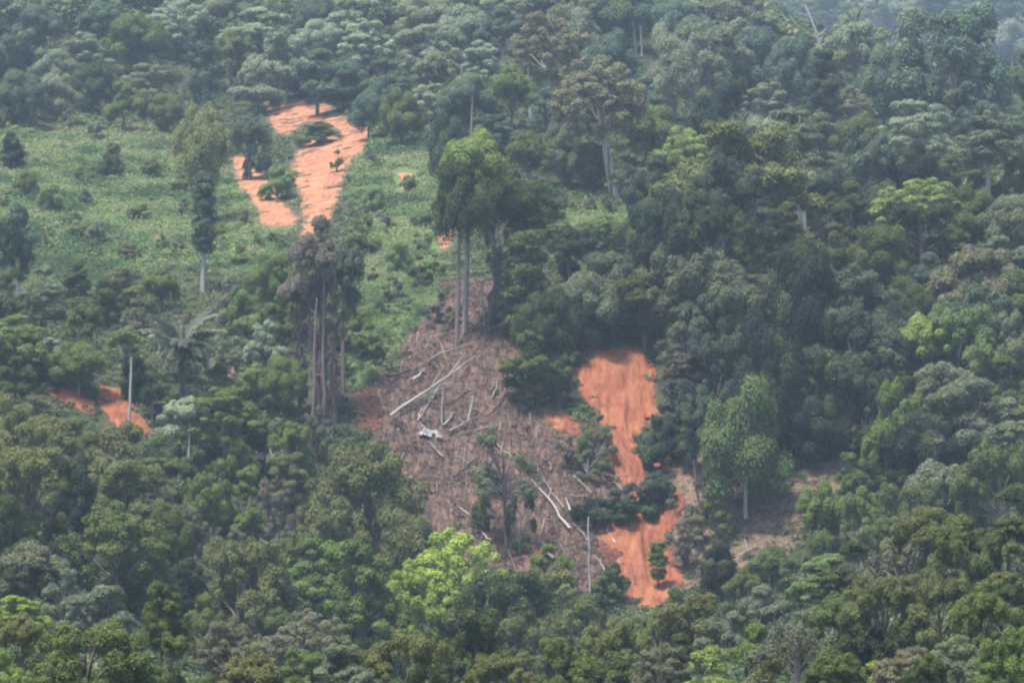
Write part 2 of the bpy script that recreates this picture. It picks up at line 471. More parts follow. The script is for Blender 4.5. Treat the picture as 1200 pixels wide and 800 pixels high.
# ------------------------------------------------------------------ crowns: clumps of small leaves round a branching frame
def crown_clumps(kind, r):
    """clump centres, radii, flattening; crown about one wide"""
    C = []; Rd = []
    if kind == 'dome':
        n = 64
        for k in range(n):
            d = unit(r.normal(size=3)); d[2] = abs(d[2]) if r.random() < .82 else -abs(d[2]) * .5
            q = .36 * (1 + .22 * (noise2(d[0] * 2 + 5, d[1] * 2 + d[2] * 3, 1) - .5) * 2) * (r.random() ** .28)
            C.append([d[0] * q, d[1] * q, .30 + d[2] * q * .95]); Rd.append(r.uniform(.075, .135))
    elif kind == 'oval':
        n = 70
        for k in range(n):
            d = unit(r.normal(size=3)); q = r.random() ** .3
            w = .36 * (1 - .25 * d[2])
            C.append([d[0] * q * w, d[1] * q * w, .62 + d[2] * q * .55]); Rd.append(r.uniform(.08, .14))
    elif kind == 'layered':
        for L in range(7):
            zc = .06 + L * .115 + r.uniform(-.05, .05); wr = (.30, .42, .42, .38, .33, .26, .16)[L] * r.uniform(.8, 1.1)
            cx, cy_ = r.uniform(-.13, .13, 2)
            for k in range(int(14 * wr / .4) + 3):
                a = r.uniform(0, 6.283); q = wr * math.sqrt(r.random())
                C.append([cx + math.cos(a) * q, cy_ + math.sin(a) * q, zc + r.uniform(-.05, .05) - .22 * (q / .45) ** 2]); Rd.append(r.uniform(.055, .11))
    elif kind == 'lobed':
        m = r.integers(6, 9)
        for L in range(m):
            a = L * 6.283 / m + r.uniform(-.4, .4); q = r.uniform(.12, .34) if L else 0
            lc = np.array([math.cos(a) * q, math.sin(a) * q, r.uniform(.22, .62) - q * .3 + (.18 if not L else 0)]); lr = r.uniform(.14, .21)
            for k in range(12):
                d = unit(r.normal(size=3)); d[2] = abs(d[2]) if r.random() < .8 else d[2]
                C.append(list(lc + d * lr * r.uniform(.55, 1) * np.array([1, 1, .8]))); Rd.append(r.uniform(.05, .09))
    elif kind == 'broad':
        for L in range(22):
            d = unit(r.normal(size=3)); d[2] = abs(d[2]) if r.random() < .85 else -.3 * abs(d[2]); q = .33 * (.75 + .35 * r.random())
            lc = np.array([d[0] * q, d[1] * q, .26 + d[2] * q * .95]); lr = r.uniform(.085, .145)
            for k in range(8):
                e = unit(r.normal(size=3)); e[2] = abs(e[2]) if r.random() < .8 else e[2]
                C.append(list(lc + e * lr * r.uniform(.5, 1) * np.array([1, 1, .85]))); Rd.append(r.uniform(.035, .065))
    elif kind == 'feather':
        for k in range(150):
            d = unit(r.normal(size=3)); d[2] = abs(d[2]) if r.random() < .75 else -abs(d[2]) * .6
            q = .41 * (.62 + .38 * r.random()) * (1 + .3 * (noise2(d[0] * 3 + 9, d[1] * 3 + d[2] * 4, 5) - .5))
            C.append([d[0] * q, d[1] * q, .36 + d[2] * q * 1.0]); Rd.append(r.uniform(.04, .07))
    elif kind == 'sparse':
        for k in range(34):
            a = r.uniform(0, 6.283); q = .42 * math.sqrt(r.random())
            C.append([math.cos(a) * q, math.sin(a) * q, .48 - .5 * q + r.uniform(-.1, .1)]); Rd.append(r.uniform(.05, .085))
    elif kind == 'column':
        for k in range(84):
            z = r.random(); w = .33 * (math.sin(min(1, z * 1.25 + .12) * 2.6) * .75 + .3) * (.55 + .45 * r.random())
            a = r.uniform(0, 6.283)
            C.append([math.cos(a) * w, math.sin(a) * w, z * 2.0]); Rd.append(r.uniform(.09, .17))
    elif kind == 'ragged':
        # an old crown with gaps and boughs sticking out
        for L in range(9):
            a = r.uniform(0, 6.283); q = r.uniform(.1, .42); zc = r.uniform(.1, .8)
            for k in range(int(r.integers(4, 9))):
                C.append([math.cos(a) * q + r.normal() * .06, math.sin(a) * q + r.normal() * .06, zc + r.normal() * .05]); Rd.append(r.uniform(.05, .10))
    return np.array(C), np.array(Rd)

LEAFSZ = dict(broad=.0085, dome=.011, oval=.015, layered=.0125, lobed=.0115, feather=.0105, sparse=.013, column=.020, ragged=.014)
DENS = dict(broad=.95, dome=1.0, oval=1.25, layered=1.2, lobed=1.2, feather=1.05, sparse=.75, column=1.1, ragged=1.0)
def make_crown(kind, seed):
    r = np.random.default_rng(1000 + seed * 37)
    C, Rd = crown_clumps(kind, r)
    ls = LEAFSZ[kind]; V = []; var = []; tone = []
    for c, rad in zip(C, Rd):
        n = int(DENS[kind] * 3.4 * math.pi * rad * rad * .75 / (2 * ls * ls * .62))
        d = unit(r.normal(size=(n, 3)))
        low = d[:, 2] < -.15
        d[low & (r.random(n) < .7), 2] *= -1
        sh = rad * (.72 + .36 * r.random(n)) * (1 + .35 * (noise2(d[:, 0] * 2.3 + c[0] * 9, d[:, 1] * 2.3 + d[:, 2] * 2 + c[2] * 9, seed) - .5))
        p = c + d * sh[:, None] * np.array([1.0, 1.0, .86])
        nn = unit(d * .95 + np.array([0, 0, .38]) + r.normal(size=(n, 3)) * .33)
        V.append(leaf_quads(p, nn, ls * r.uniform(.7, 1.35, n), ls * .62 * r.uniform(.7, 1.3, n), r))
        cv = r.normal() * .10
        var.append(np.clip(.5 + cv + r.normal(size=n) * .11, 0, 1))
        tone.append(np.clip((r.random() ** 3) * .9 + r.normal(size=n) * .12, 0, 1))
    V = np.concatenate(V).reshape(-1, 3)
    w = np.percentile(np.abs(V[:, :2]), 98) * 2
    z0, z1 = np.percentile(V[:, 2], 1), np.percentile(V[:, 2], 99.3)
    sc = np.array([1 / w, 1 / w, 1 / (z1 - z0)]); off = np.array([0, 0, z0])
    V = (V - off) * sc
    me = mesh_from('crown_' + kind, V, np.arange(len(V)).reshape(-1, 4), M_LEAF, {'var': np.concatenate(var), 'tone': np.concatenate(tone)})
    # the limbs inside this crown, in the same unit space
    b = Bag()
    fork = np.array([0, 0, -.02 if kind != 'column' else 0.0])
    pick = r.permutation(len(C))[: (26 if kind in ('sparse', 'ragged') else 14)]
    for k in pick:
        e = (C[k] - off) * sc
        a = fork * np.array([1, 1, 1]) + np.array([0, 0, e[2] * r.uniform(.05, .45)])
        m = a * .45 + e * .55 + np.array([0, 0, .06]) + r.normal(size=3) * .02
        b.tube([a, a * .75 + m * .25 + r.normal(size=3) * .01, m, e], [.017, .013, .009, .004], 4, cap=False)
    for k in range(2):
        b.tube([[0, 0, -.08], [r.normal() * .02, r.normal() * .02, .25], [r.normal() * .07, r.normal() * .07, .62]], [.022, .016, .007], 5, cap=False)
    return me, b.mesh('limbs_' + kind, M_BARK, True)

NVAR = dict(broad=7, dome=6, oval=4, layered=5, lobed=6, feather=4, sparse=3, column=3, ragged=4)
CROWNS = {k: [make_crown(k, i + 10 * j) for i in range(n)] for j, (k, n) in enumerate(NVAR.items())}

def make_trunk(seed):
    r = np.random.default_rng(seed)
    z = np.array([0, .02, .06, .2, .4, .6, .8, 1.0])
    off = np.cumsum(r.normal(size=(8, 2)) * .22, 0); off[0] = off[1] = 0
    b = Bag()
    b.tube(np.column_stack([off, z]), [1.7, 1.25, 1.02, .93, .86, .78, .7, .6], 8, cap=False)
    return b.mesh('trunk_shape', M_BARK, True)
TRUNKS = [make_trunk(k) for k in range(6)]

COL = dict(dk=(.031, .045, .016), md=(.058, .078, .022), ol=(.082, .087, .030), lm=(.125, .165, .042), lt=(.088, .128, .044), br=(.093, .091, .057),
           bl=(.040, .063, .041), gy=(.092, .108, .066), yl=(.140, .185, .032), pk=(.092, .080, .064), bk=(.020, .033, .022), gr=(.070, .104, .025), pg=(.13, .16, .10))  # bk serves real dark crowns and also shade painted into the hollows
CWORD = dict(dk='dark green', md='mid green', ol='olive green', lm='lime green', lt='light green', br='brownish', bl='bluish green', gy='grey-green', yl='yellow-green',
             pk='mauve brown', bk='near-black green', gr='fresh green', pg='pale grey-green')
KWORD = dict(broad='broad', dome='rounded', oval='tall oval', layered='tiered', lobed='lumpy', feather='feathery', sparse='thin-leaved', column='narrow', ragged='ragged')
BARK = dict(p=(.20, .18, .16), w=(.30, .285, .26), b=(.10, .078, .065), m=(.15, .112, .105), d=(.045, .037, .034))
NAME = dict(column='columnar_tree', sparse='sparse_tree', feather='feathery_tree')

N_TREE = [0]
def tree(cx, top, w, h, kind, colr, b=None, bark=None, label=None, lean=0.0, ymin=150, tw=None, group=None, name=None, cat='tree', vines=False):
    """a tree whose crown spans w by h and whose bare trunk is b tall, in hundredths of the frame's width scaled by its distance"""
    if kind in ('dome', 'lobed') and w >= 86 and cx != 874: kind = 'broad'
    i = N_TREE[0]; N_TREE[0] += 1
    r = np.random.default_rng(5000 + i)
    if b is None: b = h * r.uniform(.35, .6)
    base = ground_at(cx - lean * (h + b), top + h + b, ymin)
    s = base[1] / FPX
    W, Hc, B = w * s, h * 1.14 * s, max(0.5, (b - .14 * h) * s)
    var = CROWNS[kind]; me, limbs = var[i % len(var)]
    root = empty(name or NAME.get(kind, 'broadleaf_tree'), base, (0, math.atan(lean), 0))
    c = np.array(COL[colr]) * ((1.0 if colr == 'bk' else .95 if (700 < cx < 1070 and 175 < top < 560 and colr not in ('lm', 'gr')) else 1.5) + .5 * (top < 130) + .3 * (cx < 480 and 120 < top < 480) + .25 * (colr in ('yl', 'lm'))) * r.uniform(.85, 1.15) * np.array([r.uniform(.94, 1.06), 1, r.uniform(.92, 1.08)])  # topmost crowns get paler leaf colour, imitating thicker haze up there
    rz = r.uniform(0, 6.283)
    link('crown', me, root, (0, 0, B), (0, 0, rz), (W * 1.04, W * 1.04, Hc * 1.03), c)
    bc = np.array(BARK[bark or ('b' if r.random() < .75 else 'p')]) * r.uniform(.85, 1.15)
    rad = (tw * s / 2) if tw else max(.10, W * .022)
    link('trunk', TRUNKS[i % 6], root, (0, 0, -.6), (0, 0, r.uniform(0, 6)), (rad, rad, B + .6 + Hc * .35), bc)
    link('limbs', limbs, root, (0, 0, B), (0, 0, rz), (W * 1.0, W * 1.0, Hc), bc)
    if vines: link('vines', VINES[i % len(VINES)], root, (0, 0, 0), (0, 0, r.uniform(0, 6)), (vines * s / 2, vines * s / 2, B + Hc * .25))
    root['category'] = cat
    if group: root['group'] = group
    META.append(dict(o=root, px=cx, py=top + h / 2, w=w, h=h, kind=kind, colr=colr, b=b, bark=bark, i=i, label=label, base=base))
    return root
META = []

def make_vines(seed):
    """dry creepers hanging in clumps round a trunk; unit radius, unit height"""
    r = np.random.default_rng(seed); V = []; var = []
    for k in range(26):
        z = r.random() ** .7; a = r.uniform(0, 6.283); q = r.uniform(.1, .8) * (.35 + .75 * z)
        cx, cy_ = math.cos(a) * q, math.sin(a) * q; n = int(r.integers(22, 46)); tone = r.random()
        sx = r.uniform(.18, .42); sz = r.uniform(.03, .09)
        d = r.normal(size=(n, 3)) * np.array([sx, sx, sz]) * .6 + np.array([cx, cy_, z])
        for p in d:
            w = .075 * r.uniform(.5, 1.5); h = .020 * r.uniform(.5, 2.2); ang = r.uniform(0, 3.14); dx, dy = math.cos(ang) * w, math.sin(ang) * w
            o = r.normal(size=2) * .05
            V.append([[p[0] - dx, p[1] - dy, p[2]], [p[0] + o[0], p[1] + o[1], p[2] + h], [p[0] + dx, p[1] + dy, p[2]], [p[0] + o[0], p[1] + o[1], p[2] - h * 1.6]])
            var.append(np.clip(tone * .8 + r.normal() * .12 + .1, 0, 1))
    b = Bag(); b.quads(np.array(V), var)
    return b.mesh('vine_curtain', M_VINE)
VINES = [make_vines(k) for k in range(3)]
# ------------------------------------------------------------------ the trees one can tell apart, from the skyline down
# across, top, width, height, habit, colour, bare trunk, bark, label
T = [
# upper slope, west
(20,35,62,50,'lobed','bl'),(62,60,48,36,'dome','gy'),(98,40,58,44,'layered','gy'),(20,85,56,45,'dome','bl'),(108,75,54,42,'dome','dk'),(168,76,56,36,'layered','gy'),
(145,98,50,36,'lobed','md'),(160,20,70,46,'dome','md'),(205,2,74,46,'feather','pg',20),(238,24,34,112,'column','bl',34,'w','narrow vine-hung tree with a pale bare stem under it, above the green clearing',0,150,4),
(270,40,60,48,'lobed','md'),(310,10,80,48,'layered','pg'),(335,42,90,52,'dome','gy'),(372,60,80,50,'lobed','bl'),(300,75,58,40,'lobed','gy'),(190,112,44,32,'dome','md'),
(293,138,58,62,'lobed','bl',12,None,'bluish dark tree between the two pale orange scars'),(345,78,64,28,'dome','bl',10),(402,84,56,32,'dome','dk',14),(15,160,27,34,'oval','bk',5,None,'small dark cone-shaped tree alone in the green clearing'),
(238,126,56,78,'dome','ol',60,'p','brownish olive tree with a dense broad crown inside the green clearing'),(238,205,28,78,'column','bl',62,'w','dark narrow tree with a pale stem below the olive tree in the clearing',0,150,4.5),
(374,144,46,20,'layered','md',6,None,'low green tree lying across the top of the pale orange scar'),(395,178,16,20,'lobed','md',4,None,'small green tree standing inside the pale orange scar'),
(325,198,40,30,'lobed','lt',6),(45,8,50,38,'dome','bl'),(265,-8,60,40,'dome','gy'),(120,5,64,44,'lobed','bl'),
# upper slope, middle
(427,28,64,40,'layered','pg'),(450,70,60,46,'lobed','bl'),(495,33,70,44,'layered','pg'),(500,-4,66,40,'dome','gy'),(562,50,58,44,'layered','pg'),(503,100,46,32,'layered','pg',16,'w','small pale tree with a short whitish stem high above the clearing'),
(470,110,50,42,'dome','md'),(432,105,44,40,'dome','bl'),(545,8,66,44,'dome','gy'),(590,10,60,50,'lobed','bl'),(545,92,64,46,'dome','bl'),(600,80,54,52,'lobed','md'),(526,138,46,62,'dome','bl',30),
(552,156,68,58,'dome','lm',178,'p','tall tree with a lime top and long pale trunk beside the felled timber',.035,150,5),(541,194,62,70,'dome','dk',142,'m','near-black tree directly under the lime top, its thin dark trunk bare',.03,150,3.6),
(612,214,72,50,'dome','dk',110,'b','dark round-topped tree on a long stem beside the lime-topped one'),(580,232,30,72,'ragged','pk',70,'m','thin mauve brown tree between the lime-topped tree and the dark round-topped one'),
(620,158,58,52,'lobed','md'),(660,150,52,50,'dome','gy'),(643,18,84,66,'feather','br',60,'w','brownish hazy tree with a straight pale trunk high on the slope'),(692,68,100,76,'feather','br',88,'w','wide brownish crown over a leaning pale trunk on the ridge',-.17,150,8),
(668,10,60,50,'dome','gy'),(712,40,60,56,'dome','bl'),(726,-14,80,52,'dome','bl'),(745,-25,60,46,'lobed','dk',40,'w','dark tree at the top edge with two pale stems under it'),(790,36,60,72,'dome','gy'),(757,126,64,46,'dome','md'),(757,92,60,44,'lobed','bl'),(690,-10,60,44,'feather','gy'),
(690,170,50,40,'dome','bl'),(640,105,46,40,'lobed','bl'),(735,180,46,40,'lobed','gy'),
# upper slope, east
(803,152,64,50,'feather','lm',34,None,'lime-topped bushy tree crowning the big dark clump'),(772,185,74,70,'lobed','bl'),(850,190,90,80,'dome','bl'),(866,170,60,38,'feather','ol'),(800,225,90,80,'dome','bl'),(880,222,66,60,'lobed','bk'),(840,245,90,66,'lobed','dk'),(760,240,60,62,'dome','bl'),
(850,98,86,86,'dome','bk',40,None,'near-black rounded tree in the hazy hollow above the lime-topped bushy tree'),(834,28,94,66,'lobed','gy'),(880,40,84,60,'dome','bl'),(905,20,80,60,'layered','gy'),(800,5,70,50,'dome','bl'),(860,-12,80,46,'dome','gy'),  # the bk dome paints a dark recess between crowns
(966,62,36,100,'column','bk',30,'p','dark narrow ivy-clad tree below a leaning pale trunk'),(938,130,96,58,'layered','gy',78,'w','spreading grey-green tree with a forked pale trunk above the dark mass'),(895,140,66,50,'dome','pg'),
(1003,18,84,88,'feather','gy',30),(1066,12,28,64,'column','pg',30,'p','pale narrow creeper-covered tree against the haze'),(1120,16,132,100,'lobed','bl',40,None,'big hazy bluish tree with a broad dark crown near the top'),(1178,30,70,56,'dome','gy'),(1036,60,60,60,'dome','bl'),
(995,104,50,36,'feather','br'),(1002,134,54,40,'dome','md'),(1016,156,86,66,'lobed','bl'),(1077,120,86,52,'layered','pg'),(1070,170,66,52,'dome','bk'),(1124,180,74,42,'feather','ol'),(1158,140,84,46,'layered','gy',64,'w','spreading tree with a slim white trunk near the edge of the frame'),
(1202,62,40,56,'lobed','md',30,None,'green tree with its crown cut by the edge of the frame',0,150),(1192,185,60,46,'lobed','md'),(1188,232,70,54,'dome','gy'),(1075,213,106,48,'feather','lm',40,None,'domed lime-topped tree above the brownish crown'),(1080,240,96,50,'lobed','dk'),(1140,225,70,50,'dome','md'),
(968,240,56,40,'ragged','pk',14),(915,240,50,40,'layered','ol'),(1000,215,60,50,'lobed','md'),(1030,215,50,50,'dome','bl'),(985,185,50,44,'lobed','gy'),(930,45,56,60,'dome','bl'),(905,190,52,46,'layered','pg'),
# western slope
(20,244,58,62,'lobed','bl',50,'w','bluish dark tree with a pale stem at the edge of the clearing',0,150,5),(89,312,30,32,'oval','dk',6),(125,330,38,46,'oval','dk',8),(189,318,46,40,'lobed','md',8),(246,258,40,30,'lobed','md',8),(20,372,76,46,'layered','lt'),(34,386,80,44,'lobed','md'),(62,398,60,36,'layered','pg'),(92,404,60,38,'dome','md'),
(165,348,44,34,'ragged','br',8),(150,385,50,36,'lobed','lt',8),(255,330,46,44,'ragged','br',10),(285,345,52,40,'lobed','lt',8),(320,300,52,46,'dome','md'),(310,380,46,40,'lobed','pg',8),(330,420,52,44,'dome','md'),(270,390,44,40,'ragged','gy'),(158,410,32,50,'oval','bk',10),(300,430,42,38,'lobed','lt',8),(178,440,40,40,'lobed','bk'),
(263,456,84,56,'layered','gr',40,'p','fresh green tree on several thin stems below the palm'),(220,470,60,40,'lobed','pg',36,'w','pale grey-green bushy tree on a thin whitish stem straight below the palm'),(342,500,54,50,'lobed','gr'),(310,470,50,60,'lobed','bk'),(370,480,40,50,'ragged','br',14),
(376,258,66,80,'lobed','pk',150,'m','dead-looking mauve brown tree hung with dry vines below the pale orange scar',0,150,5,None,None,'tree',32),(352,288,48,62,'lobed','pk',130,'m','shorter vine-hung brown tree beside the tallest vine-hung one',0,150,4,None,None,'tree',26),(402,290,44,60,'lobed','bl',110,'m','bluish tree with a bare stem behind the vine-hung brown trees',0,150,4),(392,335,30,50,'ragged','br',110,'m','thin brown vine-hung tree at the edge of the bright green slope',0,150,4,None,None,'tree',22),
(433,380,36,34,'lobed','md',8),(410,360,36,34,'lobed','md',8),(330,345,46,44,'lobed','md',8),(425,255,40,36,'lobed','md',8),
# middle, beside the slides
(512,345,34,28,'ragged','pk',4),(578,332,34,44,'ragged','pk',6),(530,358,28,20,'ragged','br',3),(600,350,36,40,'ragged','br',6),
(616,285,54,104,'column','md',10),(826,545,54,54,'ragged','pk',10,'m'),(812,590,50,44,'ragged','br',8),(840,580,50,44,'ragged','ol',10),(760,560,36,30,'ragged','br',4),(690,530,40,30,'ragged','gy',5),(805,620,46,40,'ragged','pk',8),(590,300,34,70,'ragged','pk',10,'m'),(667,268,54,48,'lobed','bk',16),(640,345,64,60,'dome','dk'),(620,392,66,60,'lobed','md'),(655,430,42,38,'lobed','dk',6),(690,325,76,64,'dome','gy'),(655,392,44,40,'lobed','bl',6),(628,444,40,30,'feather','ol',5),(700,255,60,34,'feather','lt',8),(655,250,46,32,'lobed','md',8),
(720,300,80,48,'dome','gy',10),(755,325,110,60,'lobed','ol'),(728,342,80,44,'lobed','md',6),(878,150,180,84,'dome','ol',60,None,'very wide olive-grey domed tree heading the big dark mass'),(820,300,120,84,'lobed','gy'),(806,360,80,70,'lobed','gy'),(850,340,110,76,'lobed','gy'),(940,290,74,110,'dome','bk',40,None,'near-black tree filling the gap inside the big dark mass'),  # the bk dome stands for the dark gap, its shade put into leaf colour
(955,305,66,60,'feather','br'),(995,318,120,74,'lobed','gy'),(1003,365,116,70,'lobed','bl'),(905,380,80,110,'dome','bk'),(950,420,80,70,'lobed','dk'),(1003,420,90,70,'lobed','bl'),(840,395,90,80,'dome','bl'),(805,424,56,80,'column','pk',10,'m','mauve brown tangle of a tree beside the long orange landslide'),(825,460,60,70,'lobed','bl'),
(874,455,98,104,'dome','lt',48,'w','light green tree with a whitish trunk above the bare bank'),(1046,452,66,84,'lobed','gr',30,None,'fresh green tree standing out against the darkest hollow'),(1014,470,56,64,'ragged','bk',6,'m'),(955,478,70,58,'dome','bk',4),(920,488,50,54,'lobed','bk',3),(988,496,42,36,'feather','ol',4),(1004,450,60,58,'dome','bk',4),  # bk crowns here carry the dark of the hollow in their colour
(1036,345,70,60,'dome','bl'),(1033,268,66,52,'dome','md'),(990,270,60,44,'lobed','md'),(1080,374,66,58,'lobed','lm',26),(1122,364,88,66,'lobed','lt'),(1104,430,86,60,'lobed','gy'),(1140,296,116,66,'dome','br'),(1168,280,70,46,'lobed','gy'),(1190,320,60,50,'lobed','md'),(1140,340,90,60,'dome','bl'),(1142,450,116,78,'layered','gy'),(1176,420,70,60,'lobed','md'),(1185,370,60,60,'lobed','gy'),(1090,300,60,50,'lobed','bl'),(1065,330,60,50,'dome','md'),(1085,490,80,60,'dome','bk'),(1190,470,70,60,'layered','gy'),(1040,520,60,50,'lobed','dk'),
(778,496,58,48,'lobed','bl',6,None,'dark bluish tree leaning over the waist of the orange landslide',.05),(589,505,78,72,'ragged','gy',66,'m','grey-green gappy tree growing out of the felled timber',-.03),(609,580,34,58,'ragged','dk',14,None,'small dark ragged tree in the felled timber below the gappy one'),(564,566,34,36,'ragged','ol',10),(560,590,26,30,'ragged','dk',6),
(771,638,22,36,'column','gr',20,'b','tiny green sapling standing alone on the foot of the landslide'),(720,665,36,34,'lobed','dk',6),(705,680,34,30,'lobed','md',6),(790,690,40,40,'lobed','md',10),(698,490,34,30,'ragged','br',4),(700,505,44,40,'ragged','md',6),(668,516,34,30,'ragged','pk',4),
# lower west
(20,474,90,60,'lobed','ol'),(70,494,90,58,'lobed','ol'),(142,500,84,66,'lobed','ol',30),(34,530,120,84,'dome','ol'),(88,540,50,104,'oval','bk'),(142,545,104,70,'dome','ol'),(10,585,70,70,'lobed','dk'),(136,594,102,84,'feather','md',42,'w','feathery domed green tree with a short white stem among olive crowns'),(60,600,60,70,'lobed','bk'),(37,640,74,54,'lobed','br'),(37,655,70,44,'lobed','bk'),(185,560,50,56,'lobed','dk'),(236,560,54,60,'lobed','gr'),(219,594,46,52,'feather','br'),(195,600,50,54,'dome','md'),
(220,658,40,58,'oval','bk',14,None,'small dark egg-shaped tree among pale olive crowns'),(280,638,112,80,'dome','ol',30),(338,630,36,40,'layered','lm'),(385,636,90,70,'layered','gr',24),(20,700,66,34,'layered','yl',16,None,'yellow-leaved low tree at the edge of the frame'),(75,660,60,60,'ragged','gy'),(110,690,90,56,'layered','gy'),(28,724,76,64,'lobed','ol'),(100,736,150,84,'lobed','md'),(189,686,62,70,'layered','md',50,'b'),(270,730,78,64,'feather','br'),(358,720,90,60,'feather','br'),(300,770,76,60,'lobed','ol'),(358,765,70,50,'layered','gr'),(202,750,70,70,'lobed','md'),(5,765,56,60,'layered','lm'),(240,700,60,60,'lobed','md'),(330,680,60,54,'ragged','gy'),(325,715,50,40,'lobed','md'),
(250,560,56,56,'lobed','md'),(285,570,60,60,'lobed','gr'),(315,570,56,70,'ragged','pk',10,'p'),(345,580,52,56,'ragged','pk',10,'p'),(375,560,56,60,'lobed','dk'),(300,610,56,46,'ragged','ol',10),(355,620,50,50,'lobed','md'),(185,515,60,50,'lobed','md'),(280,520,46,40,'lobed','gr'),(230,530,50,50,'lobed','dk'),(400,520,50,50,'lobed','md'),(440,520,50,40,'feather','ol',10),
# lower middle
(434,532,136,120,'dome','ol',40,None,'large dark olive tree with a broad rounded crown beside the felled timber'),(470,590,80,80,'dome','ol'),(395,590,74,70,'lobed','ol'),(420,640,96,104,'layered','gr'),(528,630,116,96,'feather','yl',40,None,'bright yellow-green feathery tree, the tallest of its colour'),(478,664,84,90,'feather','yl',30,None,'yellow-green feathery tree, lower and leaning against the brightest one'),(590,676,136,92,'lobed','dk',40),(653,668,106,76,'lobed','ol'),(560,720,90,80,'lobed','dk'),(625,720,100,70,'lobed','ol'),(680,705,80,60,'lobed','md'),
(470,745,110,70,'lobed','ol'),(400,760,80,60,'layered','gy'),(540,760,80,60,'layered','gr'),(590,770,90,60,'lobed','ol'),(657,752,90,64,'lobed','md'),(720,732,92,66,'lobed','ol'),(720,775,80,50,'lobed','dk'),(770,720,60,50,'lobed','md'),(775,760,70,54,'feather','br'),(440,715,60,50,'lobed','md'),(640,640,50,40,'lobed','gr',10),(700,700,50,46,'lobed','dk'),
# lower east
(965,572,56,66,'lobed','gr',20,None,'fresh green bushy tree beside the bare bank'),(1010,576,58,60,'lobed','gr'),(1003,535,44,46,'layered','lt',26,'p'),(1070,570,92,66,'lobed','md'),(1087,600,104,70,'lobed','ol'),(1057,636,96,60,'sparse','br',26,'p','thin brownish tree showing several pale boughs in the lower forest'),(1095,545,80,60,'lobed','gy'),(1170,522,104,80,'lobed','md'),(1182,575,80,70,'lobed','dk'),(1132,610,86,70,'lobed','md'),(968,652,84,46,'layered','lt',34,'w','flat-topped light green tree on a short white trunk'),(1036,680,106,76,'lobed','ol'),(1100,680,96,74,'lobed','ol'),(1148,690,80,70,'lobed','md'),(1190,640,70,70,'lobed','ol'),
(935,724,106,70,'sparse','br',42,'w','bare-branched brown tree with forked white limbs'),(884,735,76,66,'lobed','gr'),(834,762,84,54,'lobed','lm',20),(1122,750,86,64,'feather','gy',20,None,'fine-leaved olive dome among darker crowns at the bottom'),(1063,762,84,56,'feather','br'),(1030,776,60,40,'layered','yl',14,None,'small yellow-leaved tree at the bottom edge'),(820,700,84,60,'lobed','ol'),(895,690,76,54,'lobed','gy'),(844,638,40,54,'oval','bk',10),(905,645,60,46,'lobed','md'),(870,670,56,46,'lobed','md'),(1000,640,70,60,'lobed','dk'),(1190,740,70,70,'lobed','gr'),(1160,780,70,50,'lobed','gr'),(1010,730,90,70,'lobed','bk'),(980,700,60,60,'lobed','md'),(850,720,60,50,'ragged','gy'),(1180,690,60,60,'lobed','dk'),(1040,610,60,54,'lobed','md'),(800,745,60,50,'lobed','dk'),(905,770,60,50,'lobed','ol'),(975,765,70,54,'lobed','md'),(1090,770,50,50,'lobed','dk'),
]
for row in T: tree(*row)
# ------------------------------------------------------------------ the rest of the forest, where crowns show but blur together
def fill(n, zone_polys, wrange, cols, kinds, seed, depth_scale=1.0):
    r = np.random.default_rng(seed); made = 0; tries = 0
    while made < n and tries < 4000:
        tries += 1
        poly = zone_polys[r.integers(len(zone_polys))]
        xs = [p[0] for p in poly]; ys = [p[1] for p in poly]
        px, py = r.uniform(min(xs), max(xs)), r.uniform(min(ys), max(ys))
        if signed_in(poly, np.array([px]), np.array([py]))[0] < 0: continue
        w = r.uniform(*wrange); h = w * r.uniform(.62, .95)
        if max(signed_in(q, np.array([px, px]), np.array([py, py + h * .8])).max() for q in SCARS) > -8: continue
        if max(zfield(BRUSH + BANK[:1], np.array([px]), np.array([py + h * .8]), 12)[0], zfield(BRUSH + BANK[:1], np.array([px]), np.array([py]), 12)[0]) > .1: continue
        if any(abs(m['px'] - px) < .36 * (m['w'] + w) and abs(m['py'] - py) < .30 * (m['h'] + h) for m in META): continue
        tree(px, py - h / 2, w, h, kinds[r.integers(len(kinds))], cols[r.integers(len(cols))])
        made += 1
    return made
_f1 = fill(26, [[(-70,-30),(830,-30),(830,90),(600,190),(420,95),(200,120),(-70,120)]], (48, 70), ['bl', 'gy', 'md', 'bl', 'pg'], ['dome', 'lobed', 'layered'], 1)
_f2 = fill(22, [[(830,-10),(1270,-10),(1270,480),(1020,420),(900,240)]], (48, 76), ['bl', 'gy', 'md', 'dk'], ['dome', 'lobed', 'layered'], 2)
_f3 = fill(14, [[(-70,300),(120,330),(330,330),(350,520),(-70,460)]], (38, 56), ['md', 'gy', 'dk', 'ol'], ['lobed', 'ragged', 'layered'], 3)
_f4 = fill(16, [[(-70,480),(400,540),(480,640),(480,820),(-70,820)]], (50, 80), ['ol', 'md', 'dk', 'md'], ['lobed', 'layered', 'dome'], 4)
_f5 = fill(16, [[(820,650),(1000,560),(1270,500),(1270,820),(820,820)], [(480,700),(820,740),(820,820),(480,820)]], (50, 80), ['ol', 'md', 'dk', 'md'], ['lobed', 'layered', 'dome'], 5)
print('fill', _f1, _f2, _f3, _f4, _f5, 'trees', len(META))

